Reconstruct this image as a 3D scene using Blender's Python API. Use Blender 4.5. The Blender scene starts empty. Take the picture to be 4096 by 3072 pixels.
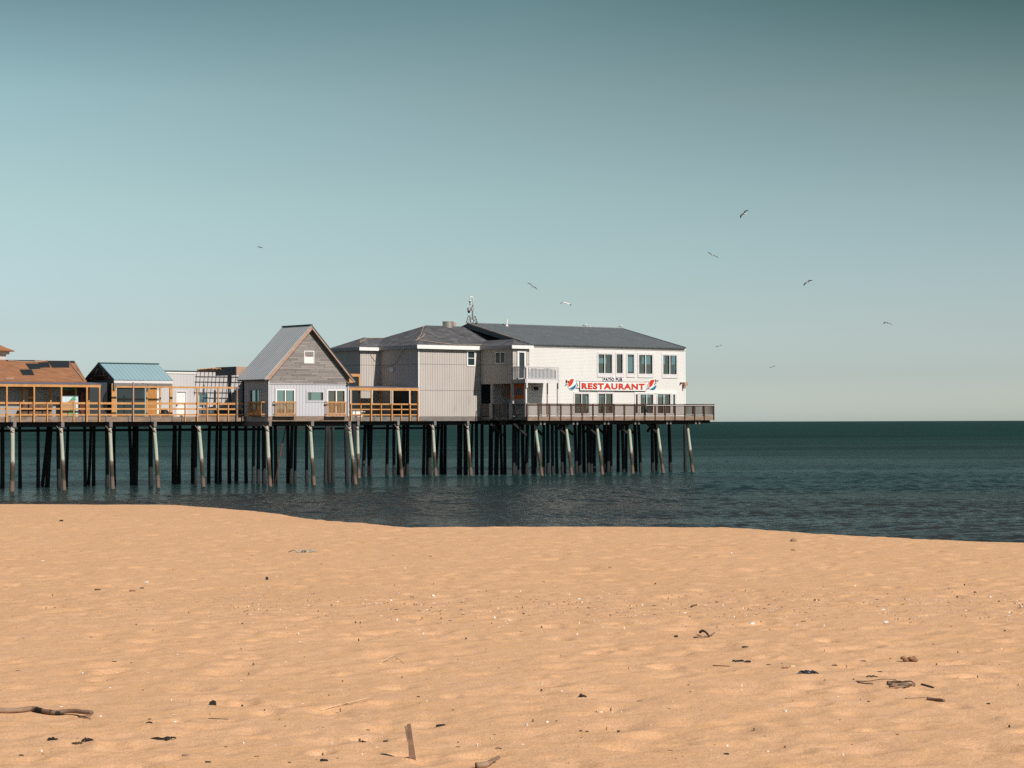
import bpy, bmesh, math, random
import numpy as np
from mathutils import Vector, Matrix
random.seed(7); rng = np.random.default_rng(7)
SC = bpy.context.scene; COL = SC.collection
pi = math.pi
# ------------------------------------------------------------------ camera
F = 8700.0; H = 5.0; PITCH = math.atan(152/F); ROLL = math.radians(-0.19)
cam_d = bpy.data.cameras.new('camera'); cam = bpy.data.objects.new('camera', cam_d); COL.objects.link(cam)
cam_d.sensor_width = 36; cam_d.lens = 36*F/4096; cam_d.clip_start = .5; cam_d.clip_end = 80000
cam.matrix_world = Matrix.Translation((0,0,H)) @ Matrix.Rotation(pi/2+PITCH,4,'X') @ Matrix.Rotation(ROLL,4,'Z')
SC.camera = cam
RM = cam.matrix_world.to_3x3()
def ray(x, y): return (RM @ Vector(((x-2048)/F, -(y-1536)/F, -1))).normalized()
# pier axes: u runs along the pier, v across it
TH = math.radians(40); U = Vector((math.cos(TH), math.sin(TH), 0)); V = Vector((-math.sin(TH), math.cos(TH), 0))
def P(x, y, c):            # pixel on the plane c -> (a,c,z)
    d = ray(x, y); t = c/d.dot(V); return (t*d.dot(U), c, H+t*d.z)
def PA(x, y, a):           # pixel on the plane a -> (a,c,z)
    d = ray(x, y); t = a/d.dot(U); return (a, t*d.dot(V), H+t*d.z)
def PZ(x, y, z):
    d = ray(x, y); t = (z-H)/d.z; return Vector((0,0,H))+d*t
def W(a, c, z): return U*a + V*c + Vector((0,0,z))
R1=lambda x,y:(x/3.16,1300+y/3.16); R2=lambda x,y:(600+x/3.16,1300+y/3.16); R3=lambda x,y:(900+x/3.53,1250+y/3.53)
R4=lambda x,y:(1300+x/3.16,1250+y/3.16); R5=lambda x,y:(1800+x/2.91,1150+y/2.91); R6=lambda x,y:(2200+x/3.16,1300+y/3.16)
Q1=lambda x,y:(x/5.53,1420+y/5.53); Q2=lambda x,y:(300+x/5.53,1420+y/5.53); Q3=lambda x,y:(1380+x/5.53,1400+y/5.53); Q4=lambda x,y:(2000+x/4.424,1350+y/4.424)
# ------------------------------------------------------------------ materials
MATS = {}
def nodes(name):
    m = bpy.data.materials.new(name); m.use_nodes = True; nt = m.node_tree
    for n in list(nt.nodes): nt.nodes.remove(n)
    out = nt.nodes.new('ShaderNodeOutputMaterial')
    return m, nt, out
def mth(nt, op, a, b=None, clamp=False):
    n = nt.nodes.new('ShaderNodeMath'); n.operation = op; n.use_clamp = clamp
    for i, v in enumerate((a, b)):
        if v is None: continue
        if isinstance(v, (int, float)): n.inputs[i].default_value = v
        else: nt.links.new(v, n.inputs[i])
    return n.outputs[0]
def mixc(nt, fac, a, b, mode='MIX'):
    n = nt.nodes.new('ShaderNodeMix'); n.data_type = 'RGBA'; n.blend_type = mode
    for i, v in ((0, fac), (6, a), (7, b)):
        if isinstance(v, (int, float)): n.inputs[i].default_value = v
        elif isinstance(v, tuple): n.inputs[i].default_value = (*v, 1) if len(v) == 3 else v
        else: nt.links.new(v, n.inputs[i])
    return n.outputs[2]
def noise(nt, vec, scale, detail=4, rough=.55, stretch=None):
    if stretch:
        mp = nt.nodes.new('ShaderNodeMapping'); mp.inputs['Scale'].default_value = stretch; nt.links.new(vec, mp.inputs[0]); vec = mp.outputs[0]
    n = nt.nodes.new('ShaderNodeTexNoise'); n.inputs['Scale'].default_value = scale; n.inputs['Detail'].default_value = detail
    n.inputs['Roughness'].default_value = rough; nt.links.new(vec, n.inputs['Vector']); return n.outputs['Fac']
def ramp(nt, fac, stops):
    n = nt.nodes.new('ShaderNodeValToRGB'); e = n.color_ramp.elements
    while len(e) < len(stops): e.new(.5)
    for i, (p, c) in enumerate(stops): e[i].position = p; e[i].color = (*c, 1) if len(c) == 3 else c
    nt.links.new(fac, n.inputs[0]); return n.outputs[0]
def M(name, c1, c2=None, ns=2, st=None, rough=.8, bump=0, bs=30, lines=(), metal=0, extra=None, spec=.3):
    if name in MATS: return MATS[name]
    m, nt, out = nodes(name); L = nt.links
    b = nt.nodes.new('ShaderNodeBsdfPrincipled'); L.new(b.outputs[0], out.inputs[0])
    b.inputs['Roughness'].default_value = rough; b.inputs['Metallic'].default_value = metal
    b.inputs['Specular IOR Level'].default_value = spec
    tc = nt.nodes.new('ShaderNodeTexCoord'); vec = tc.outputs['Object']
    sp = nt.nodes.new('ShaderNodeSeparateXYZ'); L.new(vec, sp.inputs[0])
    ax = {'a': sp.outputs[0], 'c': sp.outputs[1], 'z': sp.outputs[2]}; ax['ac'] = mth(nt, 'ADD', ax['a'], ax['c'])
    c2 = c2 or tuple(v*.8 for v in c1)
    f = noise(nt, vec, ns, 5, .6, st)
    f = ramp(nt, f, [(.3, (0,0,0)), (.7, (1,1,1))])
    col = mixc(nt, f, c1, c2)
    hgt = noise(nt, vec, bs, 3) if bump else None
    if hgt: hgt = mth(nt, 'MULTIPLY', hgt, .3)
    for (axis, per, wid, dark, hb) in lines:
        q = mth(nt, 'FRACT', mth(nt, 'DIVIDE', ax[axis], per))
        ln = mth(nt, 'LESS_THAN', q, wid)
        col = mixc(nt, ln, col, mixc(nt, 1.0, col, (dark,)*3, 'MULTIPLY'))
        if hb:
            hh = q if hb == 2 else mth(nt, 'SUBTRACT', 1, ln)
            if hb == 3: hh = mth(nt, 'SINE', mth(nt, 'MULTIPLY', ax[axis], 2*pi/per))
            hgt = mth(nt, 'ADD', hgt, hh) if hgt else hh
    if extra: col = extra(nt, vec, ax, col)
    L.new(col, b.inputs['Base Color'])
    if hgt:
        bn = nt.nodes.new('ShaderNodeBump'); bn.inputs['Strength'].default_value = 1; bn.inputs['Distance'].default_value = bump or .01
        L.new(hgt, bn.inputs['Height']); L.new(bn.outputs[0], b.inputs['Normal'])
    MATS[name] = m; return m
def plank_extra(ph, ln, dark=.55, amp=.5, ax0='a'):
    def f(nt, vec, ax, col):
        row = mth(nt, 'FLOOR', mth(nt, 'DIVIDE', ax['z'], ph))
        wn = nt.nodes.new('ShaderNodeTexWhiteNoise'); wn.noise_dimensions = '1D'; nt.links.new(row, wn.inputs['W'])
        s = mth(nt, 'ADD', mth(nt, 'DIVIDE', ax['ac'], ln), mth(nt, 'MULTIPLY', wn.outputs['Value'], 7))
        cell = mth(nt, 'FLOOR', s)
        w2 = nt.nodes.new('ShaderNodeTexWhiteNoise'); w2.noise_dimensions = '2D'
        cb = nt.nodes.new('ShaderNodeCombineXYZ'); nt.links.new(row, cb.inputs[0]); nt.links.new(cell, cb.inputs[1]); nt.links.new(cb.outputs[0], w2.inputs['Vector'])
        k = mth(nt, 'ADD', mth(nt, 'MULTIPLY', w2.outputs['Value'], amp), 1-amp/2)
        cc = nt.nodes.new('ShaderNodeCombineColor')
        for i in range(3): nt.links.new(k, cc.inputs[i])
        col = mixc(nt, 1.0, col, cc.outputs[0], 'MULTIPLY')
        gap = mth(nt, 'MAXIMUM', mth(nt, 'LESS_THAN', mth(nt, 'FRACT', mth(nt, 'DIVIDE', ax['z'], ph)), .1), mth(nt, 'LESS_THAN', mth(nt, 'FRACT', s), .02))
        return mixc(nt, gap, col, mixc(nt, 1.0, col, (dark,)*3, 'MULTIPLY'))
    return f
def stain(c, sc, lo, hi, st=None):
    def f(nt, vec, ax, col):
        n = noise(nt, vec, sc, 6, .65, st); k = ramp(nt, n, [(lo, (0,0,0)), (hi, (1,1,1))]); return mixc(nt, k, col, c)
    return f
T = dict(
 lap=M('white_lap_siding', (.84,.81,.77), (.78,.74,.70), .35, (1,1,.4), .6, .015, 8, [('z',.135,.14,.62,2)], extra=stain((.58,.50,.45),1.2,.62,.9,(1,1,.15))),
 lapgrey=M('pale_grey_lap_siding', (.42,.42,.43), (.36,.36,.37), .6, None, .65, .015, 8, [('z',.13,.16,.6,2)]),
 gsid=M('grey_grooved_siding', (.53,.47,.43), (.45,.40,.365), .5, (1,1,.35), .8, .004, 8, [('ac',.285,.13,.50,1),('z',2.44,.02,.5,1)], extra=stain((.36,.31,.27),.9,.58,.85,(1,1,.4))),
 wsid=M('pale_grooved_siding', (.56,.54,.56), (.50,.485,.50), .4, (1,1,.3), .7, .004, 8, [('ac',.3,.12,.62,1)]),
 wsid2=M('white_grooved_siding', (.58,.55,.54), (.50,.475,.47), .5, (1,1,.3), .7, .004, 8, [('ac',.3,.08,.74,1)]),
 wood=M('weathered_gable_boards', (.31,.265,.24), (.21,.185,.175), 2.5, (.5,.5,6), .9, .006, 20, extra=plank_extra(.14,2.3,.35,.5)),
 trim=M('white_painted_trim', (.72,.68,.67), (.62,.58,.57), 3, None, .55),
 greytrim=M('grey_painted_trim', (.40,.37,.36), (.33,.305,.30), 2, None, .7),
 fresh=M('fresh_orange_lumber', (.62,.32,.125), (.48,.225,.08), 1.2, (2,2,2), .75, .003, 30, extra=stain((.30,.12,.04),3.0,.62,.80)),
 fresh2=M('orange_plywood', (.50,.235,.07), (.38,.165,.045), 3, None, .75),
 pink=M('pinkish_raw_board', (.46,.30,.23), (.37,.235,.18), 1.5, (1,1,4), .8),
 old=M('old_brown_timber', (.34,.235,.17), (.17,.12,.09), 1.3, (1,1,4), .9, .006, 20, extra=stain((.08,.05,.04),1.4,.58,.75,(1,1,3))),
 rail=M('dark_brown_railing_timber', (.15,.085,.055), (.09,.055,.04), 1.3, (2,2,1), .9),
 greyold=M('grey_weathered_timber', (.24,.21,.19), (.15,.13,.12), 1.5, (1,1,4), .9, .006, 20),
 dark=M('dark_timber', (.030,.026,.024), (.018,.017,.017), 2, None, .9),  # near-black timber for the beams and braces below the deck
 shing=M('charcoal_asphalt_shingles', (.115,.113,.118), (.080,.079,.084), 1.0, None, .9, .006, 20, extra=plank_extra(.11,.33,.72,.7)),
 brown=M('faded_brown_shingles', (.36,.165,.08), (.29,.13,.065), .7, None, .9, .006, 20, extra=lambda nt,v,ax,c: stain((.21,.16,.14),1.1,.61,.66,(.5,.5,2.2))(nt,v,ax,plank_extra(.09,.4,.72,.35)(nt,v,ax,c))),
 felt=M('black_roofing_felt', (.012,.016,.018), (.03,.035,.036), 3, None, .6),
 galv=M('galvanised_corrugated_metal', (.62,.63,.62), (.56,.57,.565), .8, None, .5, .015, 10, [('c',.27,.22,.80,3)], .25),
 teal=M('pale_teal_standing_seam_metal', (.29,.42,.45), (.26,.385,.415), .5, None, .45, .01, 10, [('a',.36,.09,.6,1)], .1),
 darkroof=M('dark_corrugated_roof_metal', (.19,.205,.21), (.16,.175,.18), .5, None, .55, .02, 10, [('a',.24,.3,.6,3)], .2,
            extra=lambda nt,v,ax,c: stain((.42,.42,.42),2.2,.61,.68,(5,.5,.5))(nt,v,ax,stain((.6,.6,.58),7,.70,.74)(nt,v,ax,c))),
 ridge=M('dark_teal_ridge_metal', (.05,.10,.12), (.04,.08,.10), 2, None, .5, metal=.2),
 purple=M('blue_grey_roll_roofing', (.15,.145,.20), (.12,.12,.17), 3, None, .85),
 tealwall=M('slate_siding', (.12,.14,.15), (.10,.12,.13), 1, None, .8, .004, 8, [('ac',.2,.12,.7,1)]),
 steel=M('stainless_steel', (.50,.44,.40), (.35,.31,.29), 2, (1,1,.2), .35, metal=.6),
 black=M('black_plastic', (.012,.012,.014), None, 3, None, .5),
 white=M('white_painted_board', (.83,.80,.77), (.78,.75,.72), 2, None, .5),
 red=M('red_sign_paint', (.60,.040,.020), (.60,.045,.02), 3, None, .45),
 blue=M('blue_sign_paint', (.02,.16,.28), (.02,.14,.25), 3, None, .45),
 navy=M('navy_sign_paint', (.012,.03,.07), None, 3, None, .5),
 orange=M('orange_sign_panel', (.55,.16,.04), (.48,.13,.03), 3, None, .6),
 brownsign=M('brown_sign_panel', (.16,.06,.025), (.12,.045,.02), 2, None, .7),
 chalk=M('chalk_lettering', (.45,.44,.40), None, 3, None, .8),
 bench=M('brown_slatted_crate', (.13,.075,.05), (.08,.045,.03), 4, (1,1,1), .85, extra=stain((.20,.12,.08),9,.5,.6,(1,1,.5))),
 curtain=M('pale_teal_curtain', (.10,.19,.20), (.07,.14,.15), 1, None, .8, .01, 8, [('ac',.16,.25,.7,1)]),
 floor=M('interior_dark_paint', (.06,.065,.07), None, 1, None, .9),
 green=M('mural_green', (.06,.28,.13), (.12,.38,.22), 6, None, .7),
 tan=M('mural_tan', (.48,.28,.15), (.36,.22,.12), 6, None, .7),
 sky=M('mural_white_and_blue', (.68,.72,.76), (.36,.55,.62), 2.5, (1,1,2), .7),
 rust=M('rusty_pipe', (.22,.06,.03), (.12,.035,.02), 4, None, .85),
 rope=M('tan_rope', (.50,.35,.25), None, 5, None, .9),
 dwall=M('slate_wall_painted_shade', (.045,.052,.058), (.035,.042,.047), 1, None, .85),  # shade on the shop's end wall, put into this dark slate colour
 surf=M('dark_red_board', (.16,.035,.02), (.08,.03,.02), 2, None, .5),
)
def pile_mat(name, top, top2):
    def ex(nt, vec, ax, col):
        geo = nt.nodes.new('ShaderNodeNewGeometry'); sp = nt.nodes.new('ShaderNodeSeparateXYZ'); nt.links.new(geo.outputs['Position'], sp.inputs[0])
        z = mth(nt, 'ADD', sp.outputs[2], mth(nt, 'MULTIPLY', mth(nt, 'SUBTRACT', noise(nt, geo.outputs['Position'], 1.6, 4, .7), .5), 1.3))
        k = ramp(nt, mth(nt, 'DIVIDE', z, 5), [(0,(.16,.11,.085)),(.13,(.15,.10,.075)),(.18,(.035,.04,.022)),(.27,(.045,.035,.025)),(.35,(.07,.045,.03)),(.42,(.16,.11,.08)),(.46,top),(.75,top2),(1,(.48,.38,.29))])
        kn = noise(nt, vec, 3.0, 5, .7, (2,2,.7)); kk = ramp(nt, kn, [(.60,(0,0,0)),(.68,(1,1,1))])
        return mixc(nt, kk, k, (.06,.045,.035))
    return M(name, top, top2, 2, None, .9, .02, 12, extra=ex)
T['pile'] = pile_mat('pale_green_treated_pile', (.44,.43,.34), (.37,.41,.33))
T['piled'] = M('shade_dark_pile', (.034,.036,.036), (.016,.018,.018), 1.6, (1,1,.4), .9, .02, 12)  # shade under the deck is put into the rear piles' colour
def glass():
    m, nt, out = nodes('window_glass')
    t = nt.nodes.new('ShaderNodeBsdfTransparent'); t.inputs[0].default_value = (.42,.60,.62,1)
    g = nt.nodes.new('ShaderNodeBsdfGlossy'); g.inputs['Roughness'].default_value = .03; g.inputs[0].default_value = (.9,.95,.95,1)
    x = nt.nodes.new('ShaderNodeMixShader'); x.inputs[0].default_value = .12
    nt.links.new(t.outputs[0], x.inputs[1]); nt.links.new(g.outputs[0], x.inputs[2]); nt.links.new(x.outputs[0], out.inputs[0]); return m
T['glass'] = glass()
T['dglass'] = M('dark_window_glass', (.018,.03,.034), (.03,.05,.055), .7, None, .12, spec=.35)
# ------------------------------------------------------------------ mesh building
class MB:
    def __init__(s): s.v = []; s.f = []; s.mi = []; s.cur = 0
    def poly(s, pts):
        n = len(s.v); s.v += [tuple(p) for p in pts]; s.f.append(list(range(n, n+len(pts)))); s.mi.append(s.cur)
    def hexa(s, p):      # 8 corners: 4 bottom ring, 4 top ring
        n = len(s.v); s.v += [tuple(q) for q in p]
        for f in ((0,3,2,1),(4,5,6,7),(0,1,5,4),(1,2,6,5),(2,3,7,6),(3,0,4,7)): s.f.append([n+i for i in f]); s.mi.append(s.cur)
    def box(s, a0, a1, c0, c1, z0, z1): s.hexa([(a0,c0,z0),(a1,c0,z0),(a1,c1,z0),(a0,c1,z0),(a0,c0,z1),(a1,c0,z1),(a1,c1,z1),(a0,c1,z1)])
    def prism(s, pts, off):   # polygon extruded by a vector
        n = len(s.v); k = len(pts); s.v += [tuple(p) for p in pts] + [tuple(p[i]+off[i] for i in range(3)) for p in pts]
        s.f.append(list(range(n, n+k))); s.f.append(list(range(n+2*k-1, n+k-1, -1))); s.mi += [s.cur]*2
        for i in range(k): j = (i+1) % k; s.f.append([n+i, n+j, n+k+j, n+k+i]); s.mi.append(s.cur)
    def slab(s, pts, t):
        p = [Vector(q) for q in pts]; nrm = (p[1]-p[0]).cross(p[2]-p[0]).normalized()
        if nrm.z < 0: nrm = -nrm
        s.prism(pts, tuple(-nrm*t))
    def tube(s, pts, r, seg=8, cap=True, r1=None):
        pts = [Vector(p) for p in pts]; n0 = len(s.v); k = len(pts)
        for i, p in enumerate(pts):
            d = (pts[min(i+1,k-1)]-pts[max(i-1,0)]).normalized()
            x = d.cross(Vector((0,0,1)) if abs(d.z) < .9 else Vector((1,0,0))).normalized(); y = d.cross(x)
            rr = r[i] if isinstance(r, (list,tuple)) else r + ((r1-r)*i/(k-1) if r1 is not None else 0)
            for j in range(seg):
                t = 2*pi*j/seg; s.v.append(tuple(p + x*math.cos(t)*rr + y*math.sin(t)*rr))
        for i in range(k-1):
            for j in range(seg):
                q = (j+1) % seg; s.f.append([n0+i*seg+j, n0+i*seg+q, n0+(i+1)*seg+q, n0+(i+1)*seg+j]); s.mi.append(s.cur)
        if cap:
            s.f.append([n0+j for j in range(seg)]); s.f.append([n0+(k-1)*seg+j for j in reversed(range(seg))]); s.mi += [s.cur]*2
    def bar(s, p, q, w, h=None):
        p, q = Vector(p), Vector(q); d = (q-p).normalized(); h = h or w
        x = d.cross(Vector((0,0,1)) if abs(d.z) < .95 else Vector((0,1,0))).normalized()*w/2; y = d.cross(x).normalized()*h/2
        s.hexa([p-x-y,p+x-y,p+x+y,p-x+y,q-x-y,q+x-y,q+x+y,q-x+y])
    def sphere(s, c, rx, ry=None, rz=None, n=10, m=7):
        ry = ry or rx; rz = rz or rx; pts = []
        n0 = len(s.v); s.v.append((c[0],c[1],c[2]-rz))
        for i in range(1, m):
            for j in range(n):
                t = pi*i/m-pi/2; u = 2*pi*j/n; s.v.append((c[0]+rx*math.cos(t)*math.cos(u), c[1]+ry*math.cos(t)*math.sin(u), c[2]+rz*math.sin(t)))
        s.v.append((c[0],c[1],c[2]+rz)); last = len(s.v)-1
        for j in range(n):
            q = (j+1)%n; s.f.append([n0, n0+1+q, n0+1+j]); s.f.append([last, last-n+j, last-n+q]); s.mi += [s.cur]*2
            for i in range(m-2): s.f.append([n0+1+i*n+j, n0+1+i*n+q, n0+1+(i+1)*n+q, n0+1+(i+1)*n+j]); s.mi.append(s.cur)
    def build(s, name, mat, parent=None, base=None, smooth=False, world=False):
        """vertices in pier coordinates (or world when world=True); base is the origin in the same coordinates"""
        if base is None: base = parent['_b'] if parent is not None and '_b' in parent else s.v[0]
        base = Vector(base)
        me = bpy.data.meshes.new(name); me.from_pydata([tuple(Vector(v)-base) for v in s.v], [], s.f)
        mats = mat if isinstance(mat, (list,tuple)) else [mat]
        for m in mats: me.materials.append(m)
        me.polygons.foreach_set('material_index', s.mi)
        bm = bmesh.new(); bm.from_mesh(me); bmesh.ops.recalc_face_normals(bm, faces=bm.faces); bm.to_mesh(me); bm.free()
        if smooth: me.polygons.foreach_set('use_smooth', [True]*len(me.polygons))
        o = bpy.data.objects.new(name, me); COL.objects.link(o)
        if parent is not None: o.parent = parent
        elif world: o.location = base
        else: o.location = W(*base); o.rotation_euler = (0,0,TH)
        o['_b'] = tuple(base); return o
def tag(o, label=None, cat=None, group=None, kind=None):
    if label: o['label'] = label
    if cat: o['category'] = cat
    if group: o['group'] = group
    if kind: o['kind'] = kind
    return o
def thing(name, base, label, cat, group=None, world=False):
    o = bpy.data.objects.new(name, None); COL.objects.link(o); o.empty_display_size = .3
    if world: o.location = base
    else: o.location = W(*base); o.rotation_euler = (0,0,TH)
    o['_b'] = tuple(base); return tag(o, label, cat, group)
def pln(kind, k):            # plane helper: (s, z, d outward toward the viewer) -> pier coordinates
    return (lambda s,z,d: (s, k-d, z)) if kind == 'c' else (lambda s,z,d: (k-d, s, z))
def pbox(mb, m, s0, s1, z0, z1, d0, d1):
    mb.hexa([m(s0,z0,d0),m(s1,z0,d0),m(s1,z0,d1),m(s0,z0,d1),m(s0,z1,d0),m(s1,z1,d0),m(s1,z1,d1),m(s0,z1,d1)])
def rect(kind, k, x0, y0, x1, y1):   # pixel rectangle on a plane -> s0,s1,z0,z1
    xm, ym = (x0+x1)/2, (y0+y1)/2; Pf = (lambda x,y: P(x,y,k)) if kind == 'c' else (lambda x,y: PA(x,y,k)); i = 0 if kind == 'c' else 1
    s = sorted((Pf(x0,ym)[i], Pf(x1,ym)[i])); return s[0], s[1], Pf(xm,y1)[2], Pf(xm,y0)[2]
def wall(mb, m, s0, s1, z0, z1, holes=(), t=.14):
    ss = sorted({s0, s1, *[h[0] for h in holes], *[h[1] for h in holes]}); zs = sorted({z0, z1, *[h[2] for h in holes], *[h[3] for h in holes]})
    for i in range(len(ss)-1):
        if ss[i] < s0-1e-6 or ss[i+1] > s1+1e-6: continue
        run = None
        for j in range(len(zs)):
            solid = False
            if j < len(zs)-1 and zs[j] >= z0-1e-6 and zs[j+1] <= z1+1e-6:
                sm, zm = (ss[i]+ss[i+1])/2, (zs[j]+zs[j+1])/2
                solid = not any(h[0] < sm < h[1] and h[2] < zm < h[3] for h in holes)
            if solid and run is None: run = zs[j]
            if not solid and run is not None: pbox(mb, m, ss[i], ss[i+1], run, zs[j], -t, 0); run = None
def window(par, m, r, name='window', fw=.07, mull=1, bot=None, frame='trim', glass='dglass', surf=False, hmull=None, proud=.05, split=None):
    """framed window as part, its glass as sub-part; r = s0,s1,z0,z1"""
    s0,s1,z0,z1 = r; bot = bot or fw; f = MB(); d0 = .004 if surf else -.10
    pbox(f,m,s0,s1,z1-fw,z1,d0,proud); pbox(f,m,s0,s1,z0,z0+bot,d0,proud); pbox(f,m,s0,s0+fw,z0+bot,z1-fw,d0,proud); pbox(f,m,s1-fw,s1,z0+bot,z1-fw,d0,proud)
    for k in range(mull):
        sc = s0+(s1-s0)*(k+1)/(mull+1) if split is None else s0+(s1-s0)*split
        pbox(f,m,sc-fw*.6,sc+fw*.6,z0+bot,z1-fw,d0,proud-.012)
    if hmull:
        zz = z0+(z1-z0)*hmull; pbox(f,m,s0+fw,s1-fw,zz-.025,zz+.025,d0,proud-.015)
    fo = f.build(name, T[frame], par)
    g = MB(); pbox(g,m,s0+fw*.6,s1-fw*.6,z0+bot*.7,z1-fw*.6,(.006 if surf else -.07),(.014 if surf else -.06)); g.build('pane', T[glass], fo, base=par['_b'])
    return fo
def mid(k0,k1,t): return k0+(k1-k0)*t
def text_mb(s, size, depth=.01, bold=.0, sx=1.0, track=1.0):
    cu = bpy.data.curves.new('lettering','FONT'); cu.body = s; cu.size = size; cu.extrude = depth/2; cu.offset = bold; cu.align_x = 'CENTER'; cu.space_character = track
    cu.resolution_u = 3; o = bpy.data.objects.new('lettering', cu); COL.objects.link(o)
    me = bpy.data.meshes.new_from_object(o.evaluated_get(bpy.context.evaluated_depsgraph_get()))
    vs = [(v.co.x*sx, v.co.y, v.co.z) for v in me.vertices]; fs = [list(p.vertices) for p in me.polygons]
    bpy.data.objects.remove(o); bpy.data.curves.remove(cu); bpy.data.meshes.remove(me); return vs, fs
def put_text(mb, s, r, m, d, depth=.015, bold=0.0, track=1.0, flip=False):
    """fit the writing into the rectangle r on the plane m; flip mirrors s for planes whose s runs leftward"""
    vs, fs = text_mb(s, 1.0, .02, bold, 1.0, track)
    xs = [v[0] for v in vs]; ys = [v[1] for v in vs]; x0,x1,y0,y1 = min(xs),max(xs),min(ys),max(ys)
    n = len(mb.v)
    for v in vs:
        fx = (v[0]-x0)/(x1-x0); fy = (v[1]-y0)/(y1-y0)
        if flip: fx = 1-fx
        mb.v.append(m(r[0]+fx*(r[1]-r[0]), r[2]+fy*(r[3]-r[2]), d+(depth if v[2] > 0 else 0)))
    for f in fs: mb.f.append([n+i for i in f]); mb.mi.append(mb.cur)
# ------------------------------------------------------------------ pier layout (metres, distance across the view of each front line)
cL, cG, cM, cR = 147.5, 144.4, 159.94, 153.2
ZD, ZF = 5.50, 5.12                       # deck level, underside of the edge board
aE = P(2106,1665,cR)[0]; cE3 = PA(2052,1600,aE)[1]; cW = cE3+.32
A = lambda x, c, y=1600: P(x, y, c)[0]
aLl, aLr = A(-500,cL), A(990,cL)
aG0, aG1 = A(1071,cG), A(1394,cG)
aM0, aRend = A(1394,cM), A(2858,cR)
aE2 = A(1672,cM); cE1 = PA(1520,1500,aE2)[1]; aE1 = A(1441,cE1)
# ---- decks
def deck(name, a0, a1, c0, c1, label, cat='deck', joints=2.4, capxs=(), fasc='old', paired=False):
    t = thing(name, ((a0+a1)/2, c0, ZF), label, cat)
    m = MB(); m.box(a0,a1,c0+.05,c1,ZF+.06,ZD-.004); m.build('deck_boards', T['greyold'], t)
    s = a0; k = 0
    f = MB()
    while s < a1-.05:
        e = min(a1, s+joints*random.uniform(1.6,2.4)); f.box(s+.006,e-.006,c0,c0+.047,ZF,ZD+.03); s = e
    f.build('edge_board', T[fasc], t)
    for cc in (c0+.35, c0+3.2, c0+6.2, c0+9.2):
        if cc < c1-.5:
            b = MB(); b.box(a0+.1,a1-.3,cc,cc+.22,4.82,ZF-.003+.05); b.build('stringer', T['dark'], t)
    for x in capxs:
        a = A(x, c0, 1695); b = MB(); w = .13 if not paired else .10; b.box(a-w,a+w,c0-.12 if not paired else c0+.28,c0+9,4.73,ZF+.01 if not paired else ZF-.004); b.build('cap_beam', T['greyold'], t)
    return t
dL = deck('pier_deck', aLl, aLr, cL, cL+16, 'long weathered timber boardwalk deck under the orange railing at the left', capxs=[56,248,441,618], fasc='old')
for x in (135,450,750,1048,1342,1628,1908,2180,2212+330-240,2212+640-240):
    xx = x/3.16; a = A(xx,cL,1680); b = MB(); b.box(a-.06,a+.06,cL-.06,cL-.003,ZF+.02,ZD+.03); b.box(a-.06,a+.06,cL-.06,cL+.25,ZD+.033,ZD+.09); b.build('edge_bracket', T['greyold'], dL)
aGl = A(976,PA(976,1600,aG0)[1]) if False else aG0
cGb = PA(976,1600,aG0)[1]+.2
dG = deck('house_platform', aG0, aG1, cG, cM, 'timber platform carrying the gabled grey house', capxs=[1078,1247,1396], fasc='old')
dM = deck('patio_deck', aM0, aE+.0, cM, cM+16, 'timber deck under the covered patio and the tall grey building', capxs=[1431,1591,1738,1870], fasc='greyold')
for x,y in ((400,1380),(628,1380),(862,1380),(1092,1380)):
    xx,_=R4(x,y); a = A(xx,cM,1680); b = MB(); b.box(a-.07,a+.07,cM-.06,cM-.003,ZF+.02,ZD+.03); b.box(a-.07,a+.07,cM-.06,cM+.25,ZD+.033,ZD+.10); b.build('edge_bracket', T['greyold'], dM)
capR = []
for (x,y) in [R5(1080,0),R5(1125,0),R6(322,0),R6(372,0),R6(718,0),R6(765,0),R6(1105,0),R6(1150,0),R6(1507,0),R6(1552,0),R6(1870,0),R6(1915,0)]: capR.append(x)
dR = deck('restaurant_deck', aE+.02, aRend, cR, cM+15, 'broad brown timber deck with balustrade round the white restaurant', capxs=capR, fasc='old', paired=True)
for x in (2130,2290,2412,2540,2660):
    for cc in (cR+1.1,cR+4.5):
        a = A(x,cR,1700); b = MB(); b.bar((a-1.3,cc,4.8),(a+.15,cc,3.75),.16,.2); b.build('diagonal_brace', T['dark'], dR)
        b = MB(); b.bar((a+.6,cc+1.2,4.8),(a-.2,cc+1.2,4.0),.14,.2); b.build('diagonal_brace', T['dark'], dR)
for (a0,a1,cc,par) in ((aLl,aG0,cL+7.5,dL),(aLl,aG1,cL+8.0,dL),(aG1,aE,cM+6,dM)):
    b = MB(); b.box(a0,a1,cc,cc+.15,4.35,4.55); b.build('cross_brace', T['dark'], par)
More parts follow.
